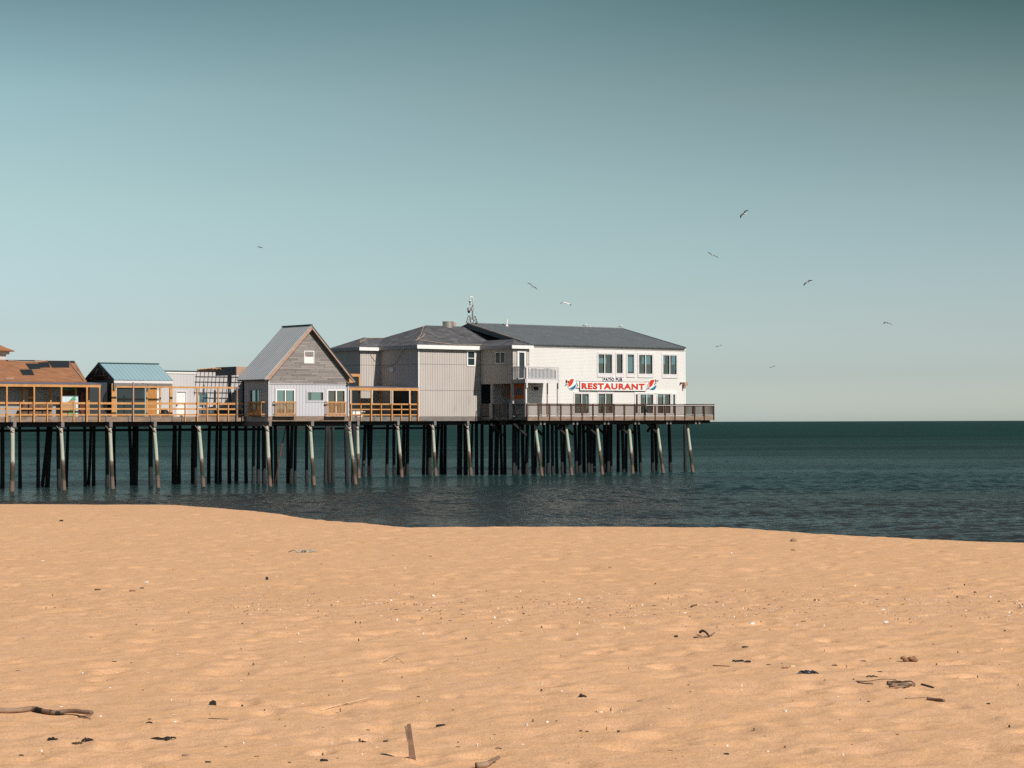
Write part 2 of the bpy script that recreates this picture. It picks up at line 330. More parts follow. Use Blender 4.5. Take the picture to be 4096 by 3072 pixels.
# ---- piles
LAB = {'L':'dark shaded pile standing in the shadow under the left boardwalk','G':'dark shaded pile standing under the gabled grey house platform','M':'dark shaded pile standing under the covered patio and tall grey building','R':'dark shaded pile standing under the white restaurant deck'}
GRP = {'L':'dark piles under the left boardwalk','G':'dark piles under the gabled house','M':'dark piles under the patio','R':'dark piles under the restaurant deck'}
def zone(x): return 'L' if x < 1010 else 'G' if x < 1426 else 'M' if x < 2030 else 'R'
CF = {'L':cL,'G':cG,'M':cM,'R':cR+.9}
def pile(at, ab, ct, cb, ztop, r, lit, label, group, brace=None, spike=None):
    nm = 'pier_pile'; p0 = Vector((at,ct,ztop)); p1 = Vector((ab,cb,0)); d = p1-p0; low = p1+d*(1.6/abs(d.z))
    t = thing(nm, (ab,cb,0), label, 'pile', group); m = MB(); n = 9; pts=[]; rs=[]
    bx = random.uniform(-.05,.05)
    for i in range(n):
        k = i/(n-1); q = p0.lerp(low,k); q.x += bx*math.sin(pi*k); pts.append(q); rs.append(r*(.88+.24*k)*random.uniform(.96,1.04))
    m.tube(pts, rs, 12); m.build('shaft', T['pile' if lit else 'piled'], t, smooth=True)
    if brace:
        b = MB(); q = p0+d*(.07); b.bar((q.x-.42,q.y-.06,q.z+.42),(q.x+.02,q.y-.16,q.z-.12),.07,.05); b.build('brace', T['greyold'], t)
        b = MB(); b.tube([(q.x,q.y-r*1.02,q.z+.12),(q.x,q.y-r*1.16,q.z+.12)],.035,6); b.build('bolt', T['rust'], t)
    return t
FRONT = [] # top px, base px
def fp(tx, ty, bx, by, R): (x0,y0),(x1,y1) = R(tx,ty), R(bx,by); FRONT.append((x0,y0,x1,y1))
RA=lambda x,y:(x/3.16,1650+y/3.16); RB=lambda x,y:(650+x/3.16,1650+y/3.16); RC=lambda x,y:(1300+x/3.16,1650+y/3.16); RD=lambda x,y:(1900+x/4.424,1650+y/4.424); RE=lambda x,y:(2300+x/3.687,1650+y/3.687)
for a in ((157,200,145,995),(770,190,808,990),(1388,180,1424,980),(1948,165,1995,955)): fp(*a,RA)
for a in ((460,195,512,940),(1322,185,1366,930),(1868,195,1918,900)): fp(*a,RB)
for a in ((305,160,385,852),(410,160,430,810),(915,155,965,815),(1362,165,1400,812),(1800,140,1850,795)): fp(*a,RC)
for a in ((1062,250,1185,1105),(1606,260,1705,1110)): fp(*a,RD)
for a in ((318,170,400,920),(795,170,850,925),(1210,170,1305,920),(1655,170,1740,915)): fp(*a,RE)
FL = ['thick pale pile at the far left end of the boardwalk, nearly upright','pale green leaning pile under the awning posts, second from the left edge',
 'pale green pile below the painted mural end of the awning, third from the left edge','pale green pile below the teal roofed hut, split halfway down',
 'pale green leaning pile below the white panelled door and pergola','pale pile at the left corner under the gabled house','pale leaning pile under the middle of the gabled house',
 'strongly leaning pale pile at the right corner under the gabled house','upright pale pile beside the leaning pile, under the left end of the patio','pale leaning pile under the middle of the covered patio',
 'pale spotted pile under the seam between the patio and the tall grey wall','slim pale pile under the tall blank grey wall','pale leaning pile under the white balcony and corner of the restaurant deck',
 'knotty pale pile under the restaurant deck, left of the sign','brownish leaning pile under the restaurant sign','slim pale leaning pile under the right end of the restaurant sign',
 'mossy leaning pile under the right end of the white restaurant','outermost leaning pile at the seaward end of the restaurant deck']
FB = [] 
for i,(x0,y0,x1,y1) in enumerate(FRONT):
    z = 'L' if i < 5 else 'G' if i < 8 else 'M' if i < 12 else 'R'; c = {'L':cL,'G':cG,'M':cM,'R':cR+1.05}[z]
    cb = c-.75 if z != 'R' else c-.95; ct = c+.12; zt = 4.73 if z != 'R' else 4.8
    pt = P(x0,y0,ct); pb = P(x1,y1,cb); k = 0
    pile(pt[0], A(x1,cb,y1), ct, cb, zt, .152 if i else .17, True, FL[i], 'sunlit front piles of the pier', brace=(z != 'R'))
    FB.append((x1,y1,cb))
DK = []
for a in ((30,28,24,970),(248,255,20,962),(480,480,20,972),(612,532,20,950),(640,598,26,960),(735,752,22,985),(860,835,19,955),(1068,1078,19,968),(1150,1115,18,942),(1190,1187,20,945),(1345,1352,21,972),(1445,1450,18,945),(1635,1662,20,948),(1697,1690,18,930),(1732,1716,20,935),(1905,1912,26,955),(2205,2196,20,880)): DK.append((RA(a[0],190)[0],*RA(a[1],a[3]),a[2]/3.16))
for a in ((160,165,20,925),(222,212,20,905),(385,385,22,900),(420,420,18,935),(595,588,20,900),(690,680,18,880),(735,730,20,880),(847,850,21,910),(935,930,23,890),(1052,1060,20,915),(1155,1150,20,870),(1215,1210,20,870),(1280,1288,24,920),(1370,1380,15,880),(1425,1428,20,880),(1585,1585,21,885),(1640,1625,20,830),(1685,1672,18,810),(1822,1825,19,890),(1890,1892,14,880),(2155,2155,20,800)): DK.append((RB(a[0],190)[0],*RB(a[1],a[3]),a[2]/3.16))
for a in ((45,58,21,845),(20,2,18,800),(260,278,23,850),(365,355,22,810),(510,480,20,800),(550,562,24,808),(590,577,16,805),(792,785,19,805),(870,876,19,812),(930,920,18,790),(1000,990,22,800),(1045,1040,22,805),(1255,1242,19,790),(1290,1288,12,788),(1325,1322,24,808),(1435,1390,18,790),(1478,1470,20,785),(1520,1515,20,785),(1690,1685,20,785),(1722,1715,18,788),(1770,1775,24,790),(1862,1845,14,785),(1915,1918,20,785),(1985,1985,21,788),(2095,2092,23,785),(2180,2165,26,780)): DK.append((RC(a[0],190)[0],*RC(a[1],a[3]),a[2]/3.16))
for a in ((25,30,27,1100),(125,125,28,1102),(285,278,31,1100),(385,375,34,1095),(450,468,24,1100),(525,530,26,1100),(685,690,28,1102),(725,727,22,1100),(770,768,20,1095),(840,855,30,1095),(930,915,30,1100),(1015,1030,30,1105),(1080,1080,18,1100),(1215,1212,25,1090),(1285,1290,30,1100),(1365,1375,26,1095),(1440,1455,26,1090),(1520,1545,23,1100),(1575,1590,26,1095),(1765,1790,28,1098),(1845,1850,31,1100),(1920,1930,26,1090),(2000,2012,28,1098),(2055,2058,26,1100),(2115,2110,24,1095)): DK.append((RD(a[0],260)[0],*RD(a[1],a[3]),a[2]/4.424))
for a in ((65,62,28,912),(120,133,23,905),(190,205,26,905),(245,245,23,915),(290,290,22,908),(435,450,26,915),(488,485,24,912),(533,535,20,905),(635,635,22,900),(698,722,23,910),(755,755,20,905),(880,893,25,905),(935,965,22,915),(1135,1145,23,908),(1180,1210,24,915),(1385,1408,24,910),(1620,1627,23,915)): DK.append((RE(a[0],200)[0],*RE(a[1],a[3]),a[2]/3.687))
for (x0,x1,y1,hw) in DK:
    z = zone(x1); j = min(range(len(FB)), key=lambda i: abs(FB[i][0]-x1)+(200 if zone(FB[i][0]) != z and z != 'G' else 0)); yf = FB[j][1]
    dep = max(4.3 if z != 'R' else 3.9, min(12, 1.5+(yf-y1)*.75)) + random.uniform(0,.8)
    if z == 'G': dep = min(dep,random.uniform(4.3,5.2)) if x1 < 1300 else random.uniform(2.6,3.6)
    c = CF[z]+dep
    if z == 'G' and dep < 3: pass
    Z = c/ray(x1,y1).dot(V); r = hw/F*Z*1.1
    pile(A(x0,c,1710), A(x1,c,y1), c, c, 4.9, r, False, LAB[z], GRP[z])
# leaning rusty pipe
p0 = P(*RB(1568,140),cG+2.2); p1 = P(*RB(1412,880),cG+2.0); t = MB(); t.tube([p0,tuple((p0[i]+p1[i])/2+(.02 if i == 0 else 0) for i in range(3)),(p1[0]-.1,p1[1],-.6)],.045,8)
tag(t.build('leaning_pipe', T['rust'], base=(p1[0],p1[1],0), smooth=True),'thin rusty red pipe leaning among the piles under the gabled house','pipe')
# ---- left railing
def rail_set(name, c, posts, rails, label, mat='fresh', pw=.075, cat='railing', base=None):
    """posts: (x px, ytop z, low z); rails: (a0,a1,z0,z1)"""
    a0 = min(r[0] for r in rails); t = thing(name, (a0,c,ZD), label, cat)
    for (a,z0,z1) in posts: b = MB(); b.box(a-pw/2-.005,a+pw/2+.005,c-.115,c-.04,z0,z1); b.build('post', T[mat], t)
    for (s0,s1,z0,z1) in rails:
        b = MB(); s = s0
        while s < s1-.01: e = min(s1,s+3.5); b.box(s+.004,e-.004,c-.036,c+.004,z0,z1); s = e
        b.build('rail', T[mat], t)
    return t
zt = P(*R1(700,975),cL)[2]
postL = [(A(R1(x,0)[0],cL-.08),ZF-.0,zt-.01) for x in (255,598,932)] + [(A(R2(x,0)[0],cL-.08),ZF,zt-.01) for x in (443,725,990)]
rL = [(aLl,A(R2(1180,0)[0],cL),zt-.155,zt),(aLl,A(R2(1180,0)[0],cL),P(*R1(900,1070),cL)[2],P(*R1(900,1050),cL)[2]),(aLl,A(R2(1180,0)[0],cL),P(*R1(900,1145),cL)[2],P(*R1(900,1125),cL)[2])]
rail_set('timber_railing', cL, postL, rL, 'long orange three-board railing along the left boardwalk edge')
# ---- left awning
def awning(name, c, a0, a1, zb, zt, depth, posts, backs, label, zlow=ZF, rise=.12, zwall=None):
    zb -= .06
    t = thing(name, ((a0+a1)/2,c,ZD), label, 'awning')
    m = MB(); m.slab([(a0-.05,c-.12,zt+.02),(a1+.05,c-.12,zt+.02),(a1+.05,c+depth,zt+.02+rise),(a0-.05,c+depth,zt+.02+rise)],.05); m.build('roof', T['purple'], t)
    m = MB(); m.box(a0,a1,c-.09,c-.04,zb,zt-.035); m.build('front_beam', T['fresh'], t)
    for k in range(int((a1-a0)/.8)): m = MB(); s = a0+.3+k*.8; m.bar((s,c-.03,zb+.12),(s,c+depth,zb+.12+rise),.045,.14); m.build('rafter', T['old'], t)
    for a in posts: m = MB(); m.box(a-.06,a+.06,c-.185,c-.095,zlow,zb+.0 if False else zb-.002); m.build('post', T['fresh'], t)
    for a in backs: m = MB(); m.box(a-.07,a+.07,c+depth*.72,c+depth*.72+.14,ZD,zb+.1); m.build('back_post', T['fresh'], t)
    return t
aA1 = A(R1(1275,0)[0],cL-.1)
awning('boardwalk_awning', cL, aLl, aA1, P(*R1(600,772),cL)[2], P(*R1(600,742),cL)[2], 1.5,
  [A(R1(x,0)[0],cL-.14) for x in (-260,85,430,775,1097,1257)], [A(R1(x,0)[0],cL+1.1) for x in (303,645,960,1125)], 'long orange framed awning with blue grey roof in front of the brown roofed building', rise=.14)
# timber frame right of awning
t = thing('open_timber_frame', (A(540,cL),cL,ZD), 'open orange post and beam frame rising above the railing between hut and gabled house', 'frame')
for (x,w,y0,y1,mt) in ((R1(1683,0)[0],.10,R1(0,722)[1],1687,'pink'),(R2(595,0)[0],.10,R2(0,795)[1],1686,'fresh'),(R2(860,0)[0],.10,R2(0,795)[1],1686,'fresh'),(R2(1098,0)[0],.13,R2(0,795)[1],1686,'old')):
    a = A(x,cL-.14); m = MB(); m.box(a-w/2,a+w/2,cL-.20,cL-.12,ZF,P(x,y0,cL-.16)[2]); m.build('post', T[mt], t)
a0,a1 = A(R1(1462,0)[0],cL), A(R2(1052,0)[0],cL); zz = P(*R1(1900,795),cL)[2]; m = MB(); m.box(a0,a1,cL-.11,cL-.06,zz,zz+.13); m.build('beam', T['fresh'], t)
m = MB(); m.box(a1+.003,a1+.5,cL-.11,cL-.06,zz,zz+.13); m.build('beam', T['old'], t)
# ---- brown roofed building
cA = cL+1.6; tA = thing('boardwalk_shop', (A(180,cA),cA,ZD), 'long low shop with patched brown shingle roof and pale siding behind the long awning', 'shop building')
aA0, aA9 = aLl, A(R1(1066,0)[0],cA-.1); zE = P(*R1(1000,722),cA-.35)[2]; m = MB(); mm = pln('c',cA)
dr = rect('c',cA,*R1(355,790),*R1(418,965)); dr = (dr[0],dr[1],ZD,dr[3]); wall(mm and m, mm, aA0, A(R1(775,0)[0],cA), ZD-.0, zE, [dr]); m.build('wall', T['lapgrey'], tA)
m = MB(); pbox(m,mm,dr[0],dr[1],dr[2],dr[3],-.12,-.08); m.build('door', T['old'], tA)
m = MB(); q = rect('c',cA,*R1(357,900),*R1(416,935)); pbox(m,mm,q[0],q[1],q[2],q[3],-.078,-.02); m.build('door_sign', T['fresh'], tA)
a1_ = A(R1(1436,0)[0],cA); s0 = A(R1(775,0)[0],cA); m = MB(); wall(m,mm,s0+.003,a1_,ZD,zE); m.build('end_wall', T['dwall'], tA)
# roof: front slope up to the ridge, hipped end
cRid = cA+6.2; zR = P(*R1(600,448),cRid)[2]; rl, rr = A(-600,cRid,1440), A(R1(942,0)[0],cRid,1443); er = A(R1(1098,0)[0],cA-.35,1528)
e0 = A(-600,cA-.35,1528); zEe = zE+.05
m = MB(); m.slab([(rl,cRid,zR),(rr,cRid,zR),(er,cA-.35,zEe),(rl,cA-.35,zEe)],.09)
m.slab([(rr,cRid,zR-.01),(rl,cRid,zR-.01),(rl,cRid+6,zEe),(er,cRid+6,zEe)],.09); m.slab([(rr,cRid,zR-.005),(er,cRid+6,zEe),(er,cA-.35,zEe-.01)],.09); rfA = m.build('roof', T['brown'], tA)
nA = Vector((0,-(zR-zEe),(cRid-cA+.35))).normalized()
def onroof(x,y):           # pixel on the front slope
    d = ray(x,y); da,dc,dz = d.dot(U),d.dot(V),d.z; k = (zR-zEe)/(cRid-cA+.35)
    t = (zR-H-k*cRid)/(dz-k*dc); return Vector((t*da,t*dc,H+t*dz))+nA*.012
for pp in ([(320,490),(485,492),(510,555),(375,560)],[(480,480),(610,470),(635,537),(502,541)],[(605,457),(870,457),(875,540),(660,540)],[(80,447),(440,449),(440,464),(80,458)],[(245,567),(400,567),(435,635),(290,635)],[(870,457),(935,457),(948,480),(880,480)]):
    m = MB(); pts = [onroof(*R1(*p)) for p in pp]; m.prism([tuple(q) for q in pts], tuple(nA*.02)); m.build('bare_felt_patch', T['felt'], tA)
m = MB(); pts = [onroof(*R1(*p)) for p in ((68,676),(175,676),(178,690),(72,690))]; m.prism([tuple(q) for q in pts], tuple(nA*.05)); m.build('skylight_hatch', T['pink'], tA)
m = MB(); m.tube([onroof(*R1(*p))+nA*.03 for p in ((870,460),(930,545),(1000,630),(1062,715))],.03,6); m.build('hip_cord', T['rope'], tA)
m = MB(); m.tube([onroof(*R1(*p))+nA*.04 for p in ((100,455),(230,466),(420,474),(530,468),(600,452))],.03,6); m.build('ridge_cord', T['rope'], tA)
# tower
cT = cA+9; tT = thing('cupola_tower', (A(-20,cT),cT,ZD), 'small square tower with brown hipped roof rising behind the brown roof at the left edge', 'tower')
aT1 = A(R1(76,0)[0],cT,1440); aT0 = aT1-4.5; zT1 = P(*R1(60,372),cT)[2]; m = MB(); m.box(aT0,aT1,cT,cT+4.5,ZD+1,zT1); m.build('wall', T['wsid2'], tT)
m = MB(); m.box(aT0-.2,aT1+.2,cT-.2,cT+4.7,zT1+.003,zT1+.28); m.build('cornice', T['trim'], tT)
zap = P(*R1(0,235),cT)[2]; g = (zap-zT1-.3)/max(.5,(aT1+.5-A(0,cT,1375))); hw = (aT1-aT0)/2+.5; ap = ((aT0+aT1)/2,cT+2.25,zT1+.29+g*hw)
cs = [(aT0-.5,cT-.5,zT1+.29),(aT1+.5,cT-.5,zT1+.29),(aT1+.5,cT+5,zT1+.29),(aT0-.5,cT+5,zT1+.29)]; m = MB()
for i in range(4): m.slab([cs[i],cs[(i+1)%4],ap],.08)
m.poly(list(reversed(cs))); m.build('roof', T['brown'], tT)
# things on the boardwalk
m = MB(); r = rect('c',cL+.6,*Q1(560,1090),*Q1(1150,1320)); m.prism([(r[0]-.5,cL+.6,ZD),(r[1]-.25,cL+.6,ZD),(r[1]+.15,cL+.6,ZD+1.0),(r[0]-.1,cL+.6,ZD+1.0)],(0,.4,0)); tag(m.build('slatted_crate', T['bench'], base=(r[0],cL+.6,ZD)),'long dark brown slatted crate standing against the pale siding under the awning','crate')
# mural
r = rect('c',cL+.75,*Q1(1375,895),*Q1(1728,1320)); tM = thing('painted_mural', (r[0],cL+.75,ZD), 'painted mural board with white sky, green slope and tan ground behind the railing', 'mural')
mm2 = pln('c',cL+.75); s0,s1,z0,z1 = r; z0 = ZD+.02
m = MB(); pbox(m,mm2,s0,s1,z0,z1,-.05,0); m.build('board', T['sky'], tM)
L2 = lambda fx,fz: mm2(mid(s0,s1,fx),mid(z0,z1,fz),.006)
m = MB(); m.prism([L2(.25,.66),L2(.8,.66),L2(.8,.85),L2(.55,.80)],(0,-.008,0)); m.prism([L2(0,0),L2(.85,0),L2(.85,.64),L2(0,.62)],(0,-.006,0)); m.build('painted_ground', T['tan'], tM)
m = MB(); 
for q in ([(.48,.78),(.85,.78),(.8,.97),(.66,.93)],[(.42,.30),(.8,.30),(.8,.42),(.5,.40)],[(.22,.02),(.8,.02),(.84,.2),(.3,.18)]): m.prism([mm2(mid(s0,s1,f[0]),mid(z0,z1,f[1]),.016) for f in q],(0,-.008,0))
m.build('painted_grass', T['green'], tM)
r = rect('c',cA,*Q1(1385,710),*Q1(1665,880)); m = MB(); pbox(m,mm,r[0],r[1],(r[2]+r[3])/2+.05,r[3],.006,.03); b = m.build('shop_mural', T['green'], tA); m = MB(); pbox(m,mm,r[0],r[1],r[2],(r[2]+r[3])/2,.006,.03); m.build('shop_mural', T['brownsign'], tA)
# surfboard shapes
def oval(c, x0,y0,x1,y1, mat, name, label, cat, tt=.06, n=20, e=1.0):
    r = rect('c',c,x0,y0,x1,y1); m = MB(); ca,cz = (r[0]+r[1])/2,(r[2]+r[3])/2
    m.prism([(ca+(r[1]-r[0])/2*math.cos(2*pi*i/n)*(1 if math.sin(2*pi*i/n) < 0 else e), c-tt, cz+(r[3]-r[2])/2*math.sin(2*pi*i/n)) for i in range(n)],(0,tt,0)); return tag(m.build(name, T[mat], base=(ca,c,r[2])), label, cat)
oval(cA-.05,*Q1(1745,790),*Q1(1885,1310),'surf','surfboard','dark red upright surfboard leaning on the grey wall right of the mural','surfboard',e=.8)
oval(cA-.05,*Q2(625,790),*Q2(835,1250),'black','round_wall_panel','large dark rounded panel on the grey wall left of the hut glass','panel')
# ---- teal roofed hut
cH = cL+.75; tH = thing('snack_hut', (A(560,cH),cH,ZD), 'open hut with pale teal metal roof and signs in its shadowed left gable', 'hut')
eL = P(*R1(1440,690),cH); gA = eL[0]; zHe = eL[2]; cHb = PA(*R1(1068,712),gA)[1]; cHm = (cH+cHb)/2; zHr = PA(*R1(1256,480),gA)[2]; aH1 = A(R1(2190,0)[0],cH,1519)
m = MB(); m.slab([(gA,cH,zHe),(aH1,cH,zHe),(aH1,cHm,zHr),(gA,cHm,zHr)],.06); m.slab([(gA,cHb,zHe),(aH1,cHb,zHe),(aH1,cHm,zHr-.003),(gA,cHm,zHr-.003)],.06); m.build('roof', T['teal'], tH)
m = MB(); m.bar((gA-.04,cHm,zHr+.02),(aH1+.04,cHm,zHr+.02),.3,.06); m.build('ridge_cap', T['ridge'], tH)
for (c0_,) in ((cH,),(cHb,)): m = MB(); m.bar((gA-.03,c0_,zHe-.05),(gA-.03,cHm,zHr-.05),.05,.2); m.build('rake_board', T['ridge'], tH)
m = MB(); m.box(gA+.02,aH1-.02,cH+.01,cH+.05,zHe-.25,zHe-.07); m.build('fascia', T['greytrim'] if False else T['trim'], tH)
m = MB(); m.box(gA+.02,aH1-.1,cH+.06,cH+.14,zHe-.52,zHe-.27); m.build('lintel', T['greyold'], tH)
for x,w,mt in ((R1(1455,0)[0],.42,'fresh'),(R1(2177,0)[0],.26,'fresh')):
    a = A(x,cH); m = MB(); m.box(a-w/2,a+w/2,cH+.15,cH+.25,ZD,zHe-.3); m.build('post', T[mt], tH)
for x in (R1(1450,0)[0],R1(1885,0)[0]): a = A(x,cH); m = MB(); m.box(a-.09,a+.09,cH-.02,cH+.055,zHe-.75,zHe-.28); m.build('hanger', T['greyold'], tH)
for x in (R1(1450,0)[0],R1(2177,0)[0]): a = A(x,cH); m = MB(); m.box(a-.08,a+.08,cHb-.2,cHb-.05,ZD,zHe); m.build('post', T['fresh'], tH)
gp = pln('a',gA+.12); m = MB(); m.prism([(gA+.12,cH+.1,zHe-.02),(gA+.12,cHb-.1,zHe-.02),(gA+.12,cHm,zHr-.12)],(.06,0,0)); m.build('gable_panel', T['brownsign'], tH)
m = MB(); m.box(gA+.06,gA+.14,cH+.1,cHb-.1,zHe-.32,zHe-.03); m.build('gable_beam', T['tealwall'], tH)
wH = cHb-cH; hH = zHr-zHe
m = MB(); n = 18; m.prism([(gA+.085,cHm+ math.cos(pi*i/n)*wH*.155, zHe+hH*.36+math.sin(pi*i/n)*hH*.46) for i in range(n+1)],(.03,0,0)); ar = m.build('arched_sign', T['felt'], tH)
m = MB(); word = 'THE PIER'; 
for i,ch in enumerate(word):
    if ch == ' ': continue
    th = pi*(.95-.90*i/(len(word)-1)); vs,fs = text_mb(ch, .27, .02, .008); n0 = len(m.v)
    # the viewer sees c growing to the left
    cx, cz = cHm + math.cos(th)*wH*.115*-1*-1, zHe+hH*.38+math.sin(th)*hH*.34; ro = th-pi/2
    for v in vs:
        X = v[0]*math.cos(ro)-v[1]*math.sin(ro); Y = v[0]*math.sin(ro)+v[1]*math.cos(ro)
        m.v.append((gA+.07-(.01 if v[2]>0 else 0), cHm-(math.cos(th)*wH*.115+X), cz+Y-.05))
    for f in fs: m.f.append([n0+q for q in f]); m.mi.append(0)
m.build('lettering', T['chalk'], ar, base=tH['_b'])
def sign_a(kpar, cc0, cc1, z0, z1, s, mat='felt', lm='chalk', bold=.01):
    m = MB(); m.box(gA+.08,gA+.11,cc0,cc1,z0,z1); o = m.build('name_board', T[mat], kpar)
    if s: m = MB(); put_text(m, s, (cc0+.06,cc1-.06,z0+.05,z1-.05), pln('a',gA+.08), .004, .008, bold, 1.0, flip=True); m.build('lettering', T[lm], o, base=kpar['_b'])
sign_a(tH, cHm-wH*.26, cHm+wH*.26, zHe+hH*.20, zHe+hH*.31, 'PATIO PUB RESTAURANT')
m = MB(); m.box(gA+.085,gA+.115,cHm-wH*.125,cHm+wH*.125,zHe+.0,zHe+hH*.17); m.build('gable_opening', T['black'], tH)
for s in (-1,1): m = MB(); m.box(gA+.085,gA+.115,cHm+s*wH*.31-.13,cHm+s*wH*.31+.13,zHe+hH*.07,zHe+hH*.17); m.build('notice', T['greytrim'], tH)
# hut front infill
rg = rect('c',cH+.3,*R1(1480,795),*R1(1832,1157)); m = MB(); mh = pln('c',cH+.3); pbox(m,mh,rg[0],rg[1],ZD,rg[3]+.2,-.03,0); m.build('wind_screen', T['dglass'], tH)
rp = rect('c',cH+.3,*R1(1872,760),*R1(1985,1155)); m = MB(); pbox(m,mh,rp[0],rp[1],ZD,rp[3],-.05,0); m.build('plywood_panel', T['fresh2'], tH)
rp = rect('c',cH+.28,*R1(1986,828),*R1(2010,1155)); m = MB(); pbox(m,mh,rp[0],rp[1],ZD,rp[3],-.05,0); m.build('white_door_edge', T['white'], tH)
for x in (1853,2022): a = A(R1(x,0)[0],cH+.25); m = MB(); m.box(a-.06,a+.06,cH+.2,cH+.28,ZD,zHe-.5); m.build('stud', T['fresh'], tH)
# black bin bag / covered grill
r = rect('c',cL+1.2,*R1(2038,1080),*R1(2150,1150)); m = MB(); m.sphere(((r[0]+r[1])/2,cL+1.5,ZD+.28),(r[1]-r[0])/2,.5,.34,12,8); m.box(r[0]+.1,r[1]-.1,cL+1.2,cL+1.8,ZD,ZD+.3); tag(m.build('covered_grill', T['black'], base=((r[0]+r[1])/2,cL+1.5,ZD),smooth=True),'low black covered grill behind the railing beside the white door','grill')
# ---- white sided building behind, with door
cB = cL+5.6; tB = thing('white_store', (A(760,cB),cB,ZD), 'flat roofed pale store with a white panelled door, half shaded by the pergola lattice', 'store building')
mB = pln('c',cB); aB0 = A(600,cB); aB1 = A(1010,cB); zB = P(*R2(400,582),cB)[2]; m = MB()
dB = rect('c',cB,*R2(338,845),*R2(452,1160)); wB = rect('c',cB,*R2(608,850),*R2(733,1050)); wall(m,mB,aB0,aB1,ZD,zB-.02,[(dB[0],dB[1],ZD,dB[3])]); m.build('wall', T['wsid2'], tB)
m = MB(); aBc = A(R2(590,0)[0],cB); pbox(m,mB,aB0,aBc,P(*R2(400,615),cB)[2],zB-.03,.004,.05); m.build('frieze_board', T['white'], tB)
m = MB(); pbox(m,mB,aB0-.1,aBc+.05,zB-.025,zB+.03,-6,.12); m.build('roof', T['ridge'], tB)
m = MB(); pbox(m,mB,aBc+.06,aB1,zB-.02,zB+.03,-6,0); m.build('roof', T['ridge'], tB)
m = MB(); pbox(m,mB,dB[0]-.1,dB[0],ZD,dB[3]+.1,.003,.04); pbox(m,mB,dB[1],dB[1]+.1,ZD,dB[3]+.1,.003,.04); pbox(m,mB,dB[0],dB[1],dB[3],dB[3]+.1,.003,.04); m.build('door_frame', T['greytrim'] if False else T['trim'], tB)
m = MB(); s0,s1,z1 = dB[0],dB[1],dB[3]; pbox(m,mB,s0,s1,ZD,z1,-.10,-.05)
for (fx0,fx1) in ((.14,.44),(.56,.86)):
    for (fz0,fz1) in ((.08,.38),(.46,.76),(.82,.93)): pbox(m,mB,mid(s0,s1,fx0),mid(s0,s1,fx1),mid(ZD,z1,fz0),mid(ZD,z1,fz1),-.049,-.035)
dr_ = m.build('door', T['white'], tB); m = MB(); pbox(m,mB,s0-.08,s0+.02,ZD+.9,ZD+1.1,.0,.1); m.build('handle', T['black'], dr_, base=tB['_b'])
window(tB, mB, (wB[0],wB[1],wB[2],wB[3]), 'shutter_window', .07, 1, frame='trim', glass='curtain', surf=True)
m = MB(); pbox(m,mB,aBc+.2,A(R2(1160,0)[0],cB),ZD,P(*R2(900,1055),cB)[2],.004,.03); m.build('dark_lower_band', T['tealwall'], tB)  # dark strip laid over the lower part of the wall
# ---- pergola
aP = P(*R2(1090,525),cL+1.0)[0]; zP = P(*R2(1090,525),cL+1.0)[2]; cPn = cL+1.0; cPf = PA(*R2(832,535),aP)[1]
tP = thing('pergola', (aP,cPn,ZD), 'dark slatted pergola casting a grid of shadow on the pale store wall', 'pergola')
aPl = A(R2(592,0)[0],cB,1484); aPr = aP+4.0
hP = P(*R2(1090,635),cPn)[2]
m = MB(); s = cPn
while s < cPf-.05: m.box(aP-.03,aP,s,min(cPf,s+.17),hP,zP); s += .2
m.box(aP+.002,aP+.03,cPn,cPf,hP+.1,zP-.1); m.build('slatted_fascia', T['tealwall'], tP)
m = MB(); m.box(aP,aPr,cPn-.04,cPn,hP+.03,zP-.02); m.build('front_beam', T['pink'], tP)
z2 = zB+.06; zf_ = zP-.12
a = aPl
while a < aPr:
    c_s = cPf-.9 if a < aP else cPn+.02; m = MB(); m.bar((a,cB-.1,z2),(a,c_s,z2+(zf_-z2)*(cB-c_s)/(cB-cPn)),.05,.12); m.build('rafter', T['old'], tP); a += .38
for k in range(9):
    c_ = cPn+.1+(cB-.3-cPn)*k/8; zz_ = z2+(zf_-z2)*(cB-c_)/(cB-cPn)+.09; m = MB(); m.bar((aPl-.1 if c_ > cPf-1 else aP+.04,c_,zz_),(aPr,c_,zz_),.055,.05); m.build('purlin', T['fresh'], tP)
for (x,c_) in ((R2(1005,0)[0],cPf-.4),(R2(1176,0)[0],cPn+1.5)): a = A(x,c_); m = MB(); m.box(a-.1,a+.1,c_-.1,c_+.1,ZD,zP-.3); m.build('post', T['tealwall'], tP)
a = A(R2(1010,0)[0],cPf-.4); m = MB(); m.bar((a,cPf-.4,zP-1.6),(aP+.1,cPn+1.0,zP-.4),.12); m.build('knee_brace', T['tealwall'], tP)
# ------------------------------------------------------------------ gabled house
tG = thing('gabled_house', ((aG0+aG1)/2,cG,ZD), 'small grey house with steep metal gable roof, board gable and three juliet balconies', 'house')
mG = pln('c',cG); aGm = (aG0+aG1)/2; zSp = P(*R3(1180,1010),cG)[2]
aGm = P(*R3(1180,290),cG)[0]
kx = (P(*R3(1222,172),cG-.42)[0]); zGr = P(*R3(1222,176),cG-.42)[2]; zGe = P(*R3(572,940),cG-.42)[2]
aGl_ = P(*R3(566,940),cG-.42)[0]; aGr_ = P(*R3(1843,968),cG-.42)[0]; zGer = P(*R3(1843,968),cG-.42)[2]
cGk = PA(*R3(812,195),kx)[1]; cGback = cGk-.35
sl = (zGr-zGe)/(kx-aGl_); slr = (zGr-zGer)/(aGr_-kx)
door1 = rect('c',cG,*R3(716,1083),*R3(984,1440)); door2 = rect('c',cG,*R3(1440,1088),*R3(1698,1442)); win1 = rect('c',cG,*R3(1158,1118),*R3(1388,1246))
